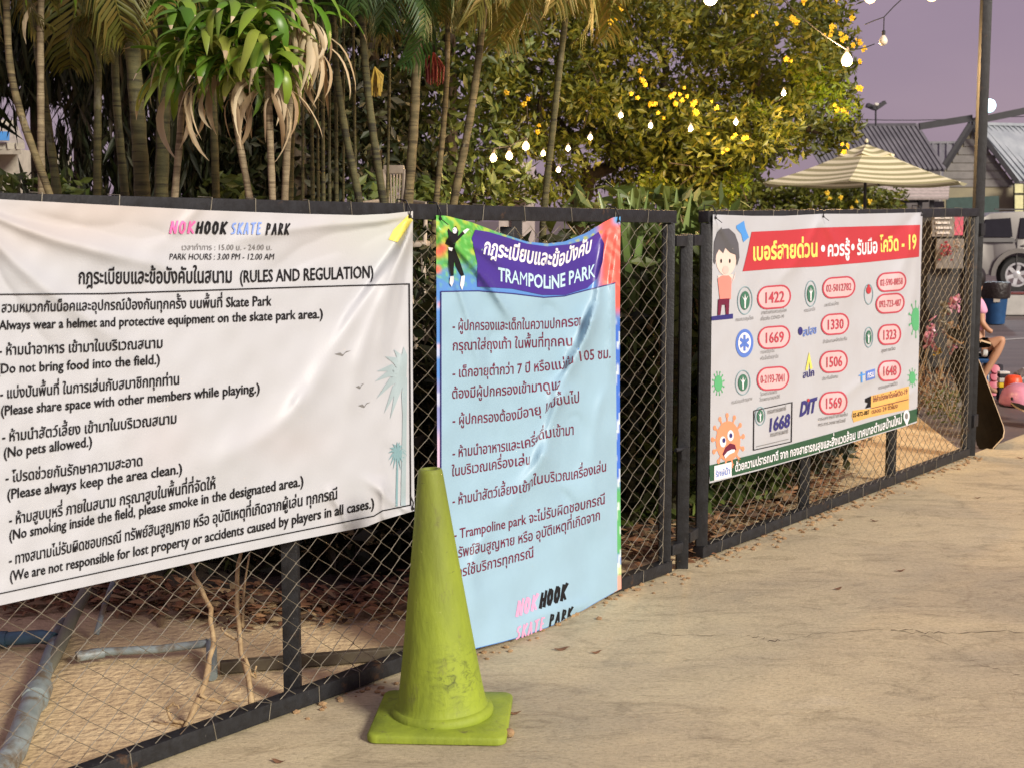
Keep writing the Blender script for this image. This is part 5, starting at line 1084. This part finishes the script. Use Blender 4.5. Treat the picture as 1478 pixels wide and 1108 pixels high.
# floodlight mast behind the tall pole
fY = 30.0; fb = at(1407, 300, fY); fb.z = 0; fl_ = thing('floodlight_mast', 'dark mast with two sloping arms and a glaring white floodlight', 'floodlight', fb)
mb = MB(); mb.tube([fb, Vector((fb.x, fY, at(1407,168,fY).z))], .05, 8); mb.build('mast', 'windowframe', fl_)
for a, b in (((1327,183),(1403,171)), ((1403,176),(1520,152))): mb = MB(); mb.beam(at(*a, fY), at(*b, fY), .10, .14); mb.build('arm', 'windowframe', fl_)
mb = MB(); mb.beam(at(1400,178,fY), at(1362,238,fY), .05, .07); mb.build('strut', 'windowframe', fl_)
p = at(1427, 153, fY-.25); mb = MB(); mb.lathe([(.02,.12),(.10,.10),(.15,.02),(.15,0)], p, 20, rot=Matrix.Rotation(R(-90), 3, 'X')); hd = mb.build('lamp_housing', 'windowframe', fl_); mb = MB(); mb.blob(p+Vector((0,-.03,0)), (.14,.06,.14), sub=3, noise=0); mb.build('lens', 'flood', fl_, smooth='all')
l_ = bpy.data.lights.new('floodlight', 'SPOT'); l_.energy = 120; l_.spot_size = R(130); l_.color = (.75,.93,1); l_.shadow_soft_size = .15; lo = bpy.data.objects.new('floodlight', l_); COL.objects.link(lo); lo.parent = fl_; lo.location = p+Vector((0,-.35,-.1))-ORG[fl_.name]; lo.rotation_euler = (R(40),0,R(180))
# twin roof lamps on a thin post
tY = 46; tbp = at(1264, 182, tY); tl = thing('roof_lamp', 'unlit twin floodlight silhouette on a thin post above the roof', 'lamp', tbp)
mb = MB(); mb.tube([tbp, at(1264,155,tY)], .03, 6); mb.build('post', 'windowframe', tl)
for s_ in (-1, 1): mb = MB(); mb.beam(at(1264,157,tY), at(1264+s_*13,150-2*s_,tY), .30, .12); mb.build('lamp_head', 'windowframe', tl)
mb = MB(); mb.blob(at(1265,151,tY-.3), (.09,.05,.06), sub=1, noise=0); mb.build('lens', 'bulboff', tl)
# power lines over the roofs
mb = MB(); mb.tube([at(1200+40*k, 171+3*math.sin(k*.6), 44) for k in range(9)], .012, 4); tag(mb.build('power_line', 'windowframe'), 'thin dark cable sagging over the grey roof', 'cable')

# ================================================================== KERB WALL, CAR, BIN
M['whitewall'] = mat('whitewashed_kerb', (.46,.45,.42), .7, (.33,.32,.30), 2, .1, 20)
kY = 21.6; kw = thing('kerb_wall', 'low whitewashed kerb wall in front of the silver car', 'kerb', at(1440,455,kY))
mb = MB(); mb.box((9.5, kY+.1, .16), (8.2, .22, .32), bev=.02); mb.build('face', 'whitewall', kw); mb = MB(); mb.box((9.5, kY+.1, .335), (8.24, .26, .03)); mb.build('cap', 'redboard', kw)
# silver sport utility car, side on, tail to the left
M['silver'] = mat('silver_car_paint', (.25,.24,.22), .28, (.22,.21,.195), 1, metal=.5); M['trimgrey'] = mat('grey_trim', (.06,.055,.055), .5); M['tyre'] = mat('tyre_rubber', (.02,.02,.02), .8); M['alloy'] = mat('alloy_rim', (.62,.62,.64), .3, metal=.5); M['taillight'] = mat('tail_lamp', (.35,.01,.01), .3)
cY0 = 28.0; x0 = at(1401, 400, cY0).x; car = thing('parked_car', 'silver sport utility car parked side on behind the blue bin', 'car', (x0+2.2, cY0+.9, 0))
prof_ = [(0.05,.42),(0.0,.62),(.02,.95),(.10,1.10),(.22,1.46),(.40,1.56),(1.2,1.60),(2.3,1.58),(2.75,1.50),(3.45,1.05),(4.25,.98),(4.5,.82),(4.55,.45),(4.3,.36)]
wheel = [(.92,.36),(3.62,.36)]
def side(yy, inset=0):
    pts = [(x0+x, z) for x, z in prof_]; lower = []
    for cx_, cz_ in reversed(wheel):
        lower += [(x0+cx_+.45*math.cos(a), .34+.47*math.sin(a)) for a in np.linspace(0, math.pi, 12)]
    return pts+lower
outl = side(0); n_ = len(outl); vs = []
for yy, tk in ((cY0, 0), (cY0+.05, 0), (cY0+1.75, 0), (cY0+1.8, 0)):
    for (x, z) in outl: vs.append((x, yy+(.16*max(0, (z-1.0)/.6)*(1 if yy < cY0+1 else -1)), z))
bm = bmesh.new(); V = [bm.verts.new(v) for v in vs]
bm.faces.new(V[:n_][::-1]); bm.faces.new(V[3*n_:])
for r_ in range(3):
    for k in range(n_): bm.faces.new((V[r_*n_+k], V[r_*n_+(k+1) % n_], V[(r_+1)*n_+(k+1) % n_], V[(r_+1)*n_+k]))
bmesh.ops.triangulate(bm, faces=[f for f in bm.faces if len(f.verts) > 4]); bmesh.ops.recalc_face_normals(bm, faces=bm.faces[:])
bm.verts.index_update(); mb = MB(); mb.v = [tuple(v.co) for v in bm.verts]; mb.f = [tuple(v.index for v in f.verts) for f in bm.faces]; mb.mi = [0]*len(mb.f); bm.free(); mb.build('body', 'silver', car, smooth=True)
def flat(th, pts, y, m, name, t=.02):
    N = len(pts); mb = MB(); yo = lambda z: y+.16*max(0, (z-1.0)/.6)
    mb.add([(x0+a, yo(b), b) for a, b in pts]+[(x0+a, yo(b)+t, b) for a, b in pts], [tuple(range(N))[::-1], tuple(range(N, 2*N))]+[(k, (k+1) % N, N+(k+1) % N, N+k) for k in range(N)]); return mb.build(name, m, th)
flat(car, [(.20,1.10),(.28,1.44),(.78,1.47),(.80,1.10)], cY0-.012, 'glass', 'window'); flat(car, [(.92,1.08),(.98,1.47),(1.7,1.49),(1.75,1.06)], cY0-.012, 'glass', 'window'); flat(car, [(1.82,1.06),(1.80,1.49),(2.6,1.46),(3.1,1.08)], cY0-.012, 'glass', 'window')
flat(car, [(.02,1.00),(.05,1.08),(.82,1.08),(.86,1.00)], cY0-.014, 'trimgrey', 'trim')
for x_ in (.885, 1.79, 2.95): flat(car, [(x_,.5),(x_+.015,.5),(x_+.015,1.07),(x_,1.07)], cY0-.008, 'trimgrey', 'door_gap')
for x_ in (1.0, 1.9): mb = MB(); mb.box((x0+x_+.1, cY0-.03, .95), (.18,.03,.035), bev=.008); mb.build('door_handle', 'silver', car, smooth=True)
flat(car, [(-.01,.80),(0,1.0),(.09,1.0),(.10,.80)], cY0-.012, 'taillight', 'tail_light')
for cx_, cz_ in wheel:
    arch = [(cx_+r2*math.cos(a), .34+r2*1.0*math.sin(a)) for r2, rng in ((.54, np.linspace(0, math.pi, 14)), (.45, np.linspace(math.pi, 0, 14))) for a in rng]
    mb = MB(); N = 14; o_ = [(x0+x, cY0-.05, z) for x, z in arch]; fs = [(k, k+1, 2*N-2-k, 2*N-1-k) for k in range(N-1)]; mb.add(o_+[(x, y+.07, z) for x, y, z in o_], fs+[(k, k+1, k+1+2*N, k+2*N) for k in range(N-1)]+[(N+k, N+k+1, N+k+1+2*N, N+k+2*N) for k in range(N-1)]); mb.build('wheel_arch', 'silver', car)
    c = Vector((x0+cx_, cY0+.12, cz_)); rx = Matrix.Rotation(R(90), 3, 'X')
    mb = MB(); mb.lathe([(.24,-.11),(.33,-.11),(.36,-.07),(.36,.07),(.33,.11),(.24,.11)], c, 28, rot=rx, caps=False); w_ = mb.build('wheel', 'tyre', car, smooth=True)
    mb = MB(); mb.lathe([(.03,.10),(.07,.09),(.07,.05),(.05,.04)], c, 16, rot=rx); mb.lathe([(.20,.11),(.245,.11),(.245,.03),(.20,.03)], c, 28, rot=rx, caps=False)
    for k in range(6): a = 2*math.pi*k/6+.3; mb.beam(c+Vector((.04*math.cos(a), -.075, .04*math.sin(a))), c+Vector((.225*math.cos(a), -.085, .225*math.sin(a))), .02, .075, up=(math.sin(a), 0, -math.cos(a)))
    mb.build('rim', 'alloy', w_, smooth=True)
mb = MB(); mb.box((x0+2.27, cY0-.02, .36), (1.75,.12,.07), bev=.02); mb.build('side_step', 'trimgrey', car, smooth=True)
mb = MB(); mb.beam((x0+.5, cY0+.25, 1.64), (x0+2.2, cY0+.25, 1.63), .03, .03); mb.build('roof_rail', 'trimgrey', car)
# blue bin with black liner
bY = 19.9; bb = at(1434, 465, bY); bb.z = 0; bn = thing('litter_bin', 'blue plastic litter bin with black liner folded over its rim', 'bin', bb)
M['binblue'] = mat('blue_bin_plastic', (.015,.075,.20), .5, (.01,.05,.14), 6); M['liner'] = mat('black_bin_liner', (.02,.014,.013), .35, bump=.6, bscale=30)
mb = MB(); mb.lathe([(.145,.0),(.15,.01),(.19,.5),(.195,.52),(.175,.52),(.14,.02)], bb, 28); mb.build('body', 'binblue', bn, smooth=True)
mb = MB(); mb.lathe([(.205,.36),(.215,.40),(.212,.48),(.222,.54),(.210,.58),(.16,.57),(.12,.50)], bb, 22); mb.build('liner', 'liner', bn, smooth=True)
mb = MB(); mb.box((bb.x-.03, bY-.185, .36), (.09,.01,.10)); mb.build('sticker', 'plastic', bn)
# painted bay line on the parking pavement
for k, (a, b) in enumerate((((1440,491),(1500,487)),((1440,421),(1520,419)))):
    p, q = ground(*a), ground(*b); mb = MB(); mb.add([(p.x, p.y, -.006), (q.x, q.y, -.006), (q.x, q.y+.12, -.006), (p.x, p.y+.12, -.006)], [(0,1,2,3)]); structure(mb.build('pavement_line', 'whitewall'))

# ================================================================== CHILD, SKATE GEAR
M['skin'] = mat('skin', (.46,.25,.15), .55, (.40,.21,.12), 12); M['pinkshirt'] = mat('pink_cloth', (.68,.34,.50), .8, (.60,.28,.44), 6); M['darkcloth'] = mat('dark_cloth', (.018,.016,.025), .8); M['hair'] = mat('black_hair', (.012,.009,.008), .5)
kY_ = 11.6; K = lambda x, y, dy=0: at(x, y, kY_+dy)
kid = thing('person', 'child in pink t-shirt and dark shorts sitting with knees bent beside the pole', 'person', (K(1412,560).x, kY_, 0))
def skin_body(name, chains, m, th, sub=1):
    me = bpy.data.meshes.new(name); vs = []; es = []; rs = []; idx = {}
    for ch_ in chains:
        prev = None
        for key, co, r_ in ch_:
            if key not in idx: idx[key] = len(vs); vs.append(Vector(co)-ORG[th.name]); rs.append(r_)
            if prev is not None: es.append((prev, idx[key]))
            prev = idx[key]
    me.from_pydata([tuple(v) for v in vs], es, []); o = bpy.data.objects.new(name, me); COL.objects.link(o); o.parent = th
    sk = o.modifiers.new('s', 'SKIN'); sk.use_smooth_shade = True
    for i, d in enumerate(me.skin_vertices[0].data): d.radius = (rs[i],)*2; d.use_root = (i == 0)
    o.modifiers.new('d', 'SUBSURF').levels = sub; o.modifiers['d'].render_levels = sub
    dg = bpy.context.evaluated_depsgraph_get(); m2 = bpy.data.meshes.new_from_object(o.evaluated_get(dg)); o.modifiers.clear(); o.data = m2; m2.materials.clear(); m2.materials.append(M[m]); m2.polygons.foreach_set('use_smooth', [True]*len(m2.polygons)); ORG[o.name] = ORG[th.name]; return o
sh = K(1408,432); hip = K(1406,500); hd_ = K(1406,405)
N2 = lambda k, co, r_: (k, co, r_)
skin_body('body', [
  [N2('pelvis', hip, .085), N2('waist', K(1406,475), .075), N2('chest', K(1407,448), .085), N2('neck', K(1407,428), .035), N2('headlow', K(1409,418), .05), N2('head', hd_, .085), N2('headtop', K(1406,394), .06)],
  [N2('chest', 0, 0) if False else N2('chest', K(1407,448), .085), N2('shr', K(1415,437,-.05), .04), N2('elr', K(1417,466,-.08), .028), N2('wrr', K(1428,478,-.12), .02), N2('hndr', K(1433,479,-.12), .022)],
  [N2('chest', K(1407,448), .085), N2('shl', K(1402,438,.08), .04), N2('ell', K(1404,466,.14), .028), N2('wrl', K(1418,478,.12), .02)],
  [N2('pelvis', hip, .085), N2('hipr', K(1416,503,-.07), .065), N2('kneer', K(1450,488,-.12), .045), N2('ankler', K(1418,545,-.12), .028), N2('footr', K(1428,562,-.12), .026), N2('toer', K(1440,565,-.12), .018)],
  [N2('pelvis', hip, .085), N2('hipl', K(1413,503,.07), .065), N2('kneel', K(1444,492,.1), .045), N2('anklel', K(1412,548,.1), .028), N2('footl', K(1422,561,.1), .026), N2('toel', K(1434,564,.1), .018)]], 'skin', kid, 2)
skin_body('shirt', [[N2('a', K(1406,492), .095), N2('b', K(1406,472), .088), N2('c', K(1407,448), .096), N2('d', K(1407,433), .055)], [N2('c', K(1407,448), .096), N2('e', K(1415,437,-.05), .052), N2('f', K(1418,455,-.07), .05)], [N2('c', K(1407,448), .096), N2('g', K(1402,438,.08), .052), N2('h', K(1403,455,.12), .046)]], 'pinkshirt', kid, 2)
skin_body('shorts', [[N2('a', K(1406,494), .098), N2('b', K(1408,504), .10)], [N2('b', K(1408,504), .10), N2('c', K(1418,503,-.07), .08), N2('d', K(1432,497,-.09), .07)], [N2('b', K(1408,504), .10), N2('e', K(1416,503,.07), .08), N2('f', K(1429,498,.09), .068)]], 'darkcloth', kid, 2)
mb = MB(); mb.blob(K(1405,401,.0), (.098,.10,.105), sub=3, noise=.02); mb.tube([K(1402,405), K(1403,425,.01), K(1408,446,-.04)], [.07,.055,.02], 10); mb.build('hair', 'hair', kid, smooth='all')
fc = K(1419,407,-.02); mb = MB(); mb.blob(fc, (.012,.012,.014), sub=1, noise=0); mb.build('nose', 'skin', kid)
st = thing('stool', 'low stool under the sitting child', 'stool', (K(1404,560).x, kY_, 0)); s0 = ORG['stool'] if 'stool' in ORG else Vector((0,0,0)); zs = K(1404,516).z
mb = MB(); mb.lathe([(.15,zs-.03),(.16,zs-.01),(.15,zs)], (K(1404,560).x, kY_, 0), 24); mb.build('seat', 'binblue', st, smooth=True)
for k in range(4): a = math.pi/4+k*math.pi/2; mb = MB(); mb.tube([(K(1404,560).x+.1*math.cos(a), kY_+.1*math.sin(a), zs-.03), (K(1404,560).x+.14*math.cos(a), kY_+.14*math.sin(a), 0)], .014, 6); mb.build('leg', 'binblue', st)
# skateboards
M['grip'] = mat('dark_board_underside', (.020,.016,.010), .95, (.012,.010,.007), 5, spec=.05); M['maple'] = mat('pale_maple_edge', (.62,.46,.28), .6); M['wheelw'] = mat('white_urethane', (.62,.62,.60), .4)
def deck(L=.8, w_=.2, t=.012):
    mb = MB(); N = 18; top = []; n2 = 6
    xs = np.linspace(-L/2, L/2, N)
    def half(x): e = max(0, abs(x)-(L/2-w_/2)); return math.sqrt(max(0, (w_/2)**2-e*e))
    def kick(x): e = max(0, abs(x)-L*.33); return e*.38
    rows = []
    for x in xs:
        h_ = max(half(x), .004); rows.append([Vector((x, h_*k, kick(x)+.012*k*k)) for k in (-1,-.6,-.2,.2,.6,1)])
    V = [p for r_ in rows for p in r_]+[p-Vector((0,0,t)) for r_ in rows for p in r_]; o = N*6
    fs = [(i*6+j, (i+1)*6+j, (i+1)*6+j+1, i*6+j+1) for i in range(N-1) for j in range(5)]; m1 = [0]*len(fs)
    f2 = [tuple(o+q for q in (i*6+j+1, (i+1)*6+j+1, (i+1)*6+j, i*6+j)) for i in range(N-1) for j in range(5)]
    rim = []
    for i in range(N-1): rim += [(i*6, o+i*6, o+(i+1)*6, (i+1)*6), (i*6+5, (i+1)*6+5, o+(i+1)*6+5, o+i*6+5)]
    for j in range(5): rim += [(j, j+1, o+j+1, o+j), ((N-1)*6+j, o+(N-1)*6+j, o+(N-1)*6+j+1, (N-1)*6+j+1)]
    mb.add(V, fs, 0); k = len(mb.v)-len(V); mb.f += f2; mb.mi += [0]*len(f2); mb.f += rim; mb.mi += [1]*len(rim); return mb
dk = deck().build('d', ['grip','maple']); dme = dk.data; bpy.data.objects.remove(dk)
tk = MB(); tk.tube([(0,-.085,-.05),(0,.085,-.05)], .006, 6); tk.box((0,0,-.03), (.05,.05,.035)); t_o = tk.build('t', 'alloy'); tme = t_o.data; bpy.data.objects.remove(t_o)
wk = MB(); wk.lathe([(.012,-.017),(.026,-.016),(.028,0),(.026,.016),(.012,.017)], (0,0,0), 18, rot=Matrix.Rotation(R(90), 3, 'X')); w_o = wk.build('w', 'wheelw', smooth=True); wme = w_o.data; bpy.data.objects.remove(w_o)
def skateboard(label, M4, trucks=True):
    th = thing('skateboard', label, 'skateboard', (0,0,0), 'skateboards by the pole'); th.matrix_world = M4; ORG[th.name] = Vector((0,0,0))
    link(dme, 'deck', th, (0,0,0))
    if trucks:
        for x in (-.22, .22):
            t_ = link(tme, 'truck', th, (x,0,0))
            for y in (-.085, .085): w_ = bpy.data.objects.new('wheel', wme); COL.objects.link(w_); w_.parent = t_; w_.location = (0, y, -.05)
    return th
def frame(a, b, nrm):
    a = Vector(a); b = Vector(b); x = (b-a).normalized(); z = Vector(nrm); z = (z-x*z.dot(x)).normalized(); y = z.cross(x); c = (a+b)/2
    return Matrix(((x.x,y.x,z.x,c.x),(x.y,y.y,z.y,c.y),(x.z,y.z,z.z,c.z),(0,0,0,1)))
g0 = ground(1437, 646); t0 = at(1388, 512, 9.55); skateboard('dark skateboard leaning on the pole with its pale edge towards the open floor', frame(g0, t0, (-.62,-.80,.1)), False)
g1 = ground(1424, 632); t1 = at(1392, 540, 9.9); skateboard('second darker skateboard leaning behind the first one', frame(g1, t1, (.5,-.9,.0)), False)
g2 = ground(1400, 612); t2 = at(1396, 560, 10.0); 
p3 = ground(1476, 612); skateboard('skateboard standing on its wheels under the pink helmet', frame(p3+Vector((-.08,.02,.095)), p3+Vector((.62,-.35,.095)), (0,0,1)))
skateboard('small skateboard seen end-on beside the pole under the child', frame(at(1414,503,10.3), at(1414,503,10.3)+Vector((.08,.8,.03)), (.1,0,1)))
# pink helmet
M['pinkshell'] = mat('pink_helmet_shell', (.72,.30,.42), .3); hp = ground(1468, 604)+up*.105
hm = thing('helmet', 'pink skate helmet resting on a skateboard at the right edge', 'helmet', hp); mb = MB(); mb.lathe([(.128,.0),(.130,.02),(.126,.06),(.108,.105),(.075,.14),(.035,.158),(.004,.162)], hp, 28); sh_ = mb.build('shell', 'pinkshell', hm, smooth='all'); sh_.scale = (1, 1.2, 1)
mb = MB(); mb.lathe([(.118,-.012),(.131,-.012),(.131,.004),(.118,.004)], hp, 28); mb.build('rim', 'black', hm)
for dx, dz in ((-.085,.06),(-.02,.06),(.05,.065)): mb = MB(); mb.blob(hp+Vector((dx, -.115, dz)), (.009,.02,.014), sub=1, noise=0); mb.build('vent', 'black', hm)
# pads and other gear
M['orangepad'] = mat('orange_plastic', (.80,.08,.02), .45); M['yellowpad'] = mat('yellow_plastic', (.75,.55,.03), .4); M['whitepad'] = mat('white_plastic', (.62,.60,.58), .4); M['pinkpad'] = mat('rose_plastic', (.55,.10,.16), .4)
p = ground(1433, 572); sk_ = thing('roller_skate', 'rose coloured inline skate with four wheels in a row', 'skate', p)
for k in range(4): mb = MB(); mb.lathe([(.014,-.016),(.036,-.014),(.04,0),(.036,.014),(.014,.016)], p+up*(.04+.062*k)+Vector((-.0+.003*k,0,0)), 18, rot=Matrix.Rotation(R(70), 3, 'X')); mb.build('wheel', 'pinkpad', sk_, smooth=True)
mb = MB(); mb.box(p+Vector((.055,.03,.13)), (.05,.07,.27), bev=.015); mb.build('boot', 'darkcloth', sk_, smooth=True); mb = MB(); mb.box(p+Vector((-.05,.02,.12)), (.03,.05,.12), bev=.01); mb.build('brace', 'whitepad', sk_, smooth=True)
p = ground(1447, 577); pd = thing('knee_pad', 'black knee pad with white and yellow bands before the orange bag', 'knee pad', p)
for z, h_, m_ in ((.05,.1,'darkcloth'),(.125,.04,'yellowpad'),(.165,.035,'whitepad'),(.20,.03,'darkcloth'),(.225,.02,'whitepad')): mb = MB(); mb.box(p+up*z, (.085,.07,h_), bev=.008); mb.build('band' if m_ != 'darkcloth' else 'pad', m_, pd, smooth=True)
p = ground(1461, 582); mb = MB()
mb.lathe([(.06,0),(.072,.02),(.07,.16),(.064,.205),(.045,.225),(.012,.23)], p, 22); 
for k in range(9): a = R(200+k*20); mb.tube([p+Vector((.071*math.cos(a), .071*math.sin(a), .02)), p+Vector((.07*math.cos(a), .07*math.sin(a), .15)), p+Vector((.05*math.cos(a), .05*math.sin(a), .22))], .005, 5)
tag(mb.build('gear_bag', 'orangepad', smooth=True), 'bright orange ribbed pad bag behind the pink helmet', 'bag')
p = ground(1484, 560); mb = MB(); mb.blob(p+up*.09, (.14,.1,.09), sub=2, noise=.25); tag(mb.build('plastic_bag', mat('clear_bag', (.34,.33,.33), .2, bump=.8, bscale=25)), 'crumpled clear plastic bag on the floor behind the gear', 'plastic bag')
# stall and goods seen through the mesh at the far end
sY = 11.2; sb = at(1368, 560, sY); sb.z = 0; sl = thing('display_rack', 'metal display rack with grey panels behind the mesh left of the pole', 'rack', sb)
M['rackgrey'] = mat('rack_grey', (.20,.18,.16), .5, (.13,.12,.11), 6); M['rackdark'] = mat('rack_dark', (.03,.026,.024), .6); M['pinktoy'] = mat('pink_toy', (.62,.28,.38), .4, (.40,.15,.22), 20); M['tantoy'] = mat('tan_toy', (.40,.24,.12), .5, (.2,.14,.08), 20); M['greytoy'] = mat('grey_toy', (.30,.29,.24), .5, (.14,.14,.11), 20)
def rq(name, m, x0_, y0_, x1_, y1_, Y, t=.03): a, b = at(x0_, y0_, Y), at(x1_, y1_, Y); mb = MB(); mb.box(((a.x+b.x)/2, Y+t/2, (a.z+b.z)/2), (abs(b.x-a.x), t, abs(a.z-b.z)), bev=.003); return mb.build(name, m, sl)
rq('back_panel', 'rackdark', 1330, 309, 1396, 530, sY+.12); rq('sign_panel', 'rackgrey', 1346, 311, 1377, 342, sY); rq('side_panel', 'pinkpad', 1378, 313, 1390, 340, sY); rq('shelf_panel', 'rackgrey', 1352, 345, 1390, 388, sY+.02)
for k in range(4): rq('sign_line', 'whitepad', 1349+k, 313+k*7.3, 1374-(k % 2)*3, 316.5+k*7.3, sY-.012, .01)
for (x, y, rx_, rz_, m_, lb, cat) in ((1366,362,8,14,'pinkpad','dark red toy hanging in the rack','toy'),(1380,355,4,10,'whitepad','small white toy at the top of the rack','toy'),(1345,480,9,26,'pinktoy','large pink toy bundle low at the left of the rack','toy'),(1378,440,11,18,'pinktoy','dusky pink toy bag under the dark gap of the rack','toy'),(1362,455,9,20,'greytoy','grey toy bag in the middle of the rack','toy'),(1372,482,9,22,'tantoy','tan toy bundle at the right of the rack','toy'),(1352,505,6,9,'yellowpad','small yellow toy at the bottom of the rack','toy'),(1378,505,8,11,'pinktoy','small pink toy at the bottom right of the rack','toy'),(1364,478,4,7,'whitepad','pale round toy between the bundles','toy')):
    p = at(x, y, sY-.08); s_ = sY/FPX; mb = MB()
    for k in range(26): mb.blob(p+Vector((random.gauss(0, rx_*s_*.45), random.gauss(0,.03), random.gauss(0, rz_*s_*.45))), (rx_*s_*random.uniform(.12,.4), .03, rz_*s_*random.uniform(.08,.3)), sub=1, noise=.35, rot=Matrix.Rotation(random.uniform(-1,1), 3, 'Y'))
    tag(mb.build('toy', m_), lb, cat)
for a, b in (((1340,520),(1352,600)),((1352,505),(1372,590)),((1368,500),(1392,580)),((1390,520),(1362,600)),((1350,540),(1338,640)),((1384,540),(1368,640))): mb = MB(); pa, pb_ = at(*a, sY-.02), at(*b, sY-.02); mb.beam(pa, pb_, .014, .014); mb.build('strut', 'wire', sl)
for x in (1338, 1392): a = at(x, 470, sY+.1); mb = MB(); mb.beam((a.x, a.y, 0), (a.x, a.y, 1.45), .03); mb.build('leg', 'rackdark', sl)
rq('dark_box', 'rackdark', 1336, 520, 1392, 590, sY+.25, .3); rq('grey_box', 'greytoy', 1338, 566, 1366, 612, sY-.1, .25); rq('grey_box', 'rackgrey', 1366, 578, 1392, 618, sY-.2, .25)
for k in range(60):
    pass
# low brown plants beyond the sand at the right
random.seed(9)
for i, (x, y, h_, lb) in enumerate(((1205,662,.32,'dark reddish low bush on the sand under the hotline banner'),(1345,598,.42,'grey green weeds under the display rack'),(1310,600,.5,'dry weeds behind the right end of the hotline banner'),(1375,612,.35,'pale weeds beside the foot of the tall pole'))):
    g = ground(x, y); th = thing('low_bush', lb, 'bush', g); mb = MB(); leafcloud(mb, g+up*h_*.42, (.22,.2,h_*.42), 300, .05, aspect=.25); mb.build('foliage', 'litter' if i in (0,1,2) else 'shrubleaf', th); mb = MB()
    for k in range(8): mb.tube([g, g+Vector((random.uniform(-.2,.2), random.uniform(-.1,.1), h_))], [.006,.002], 4)
    mb.build('stems', 'twig', th)
# grit and dry grass on the sand beyond the second panel
mb = MB()
for k in range(3500):
    x = random.uniform(1050, 1385); y = random.uniform(600, 790)
    if (y-809)/(657-809) > (x-1000)/397+.02: pass
    g = ground(x, y)
    if (g-GB0).dot(nB) > -.06: continue
    a = random.uniform(0, 6.28); s_ = random.uniform(.012, .04); mb.strip([g+Vector((0,0,.003)), g+Vector((math.cos(a)*s_, math.sin(a)*s_, .012))], [.003,.001], (-math.sin(a), math.cos(a), .3))
tag(mb.build('dry_straw', 'dryleaf'), 'short dry straw scattered over the sand behind the second panel', 'straw', kind='stuff')
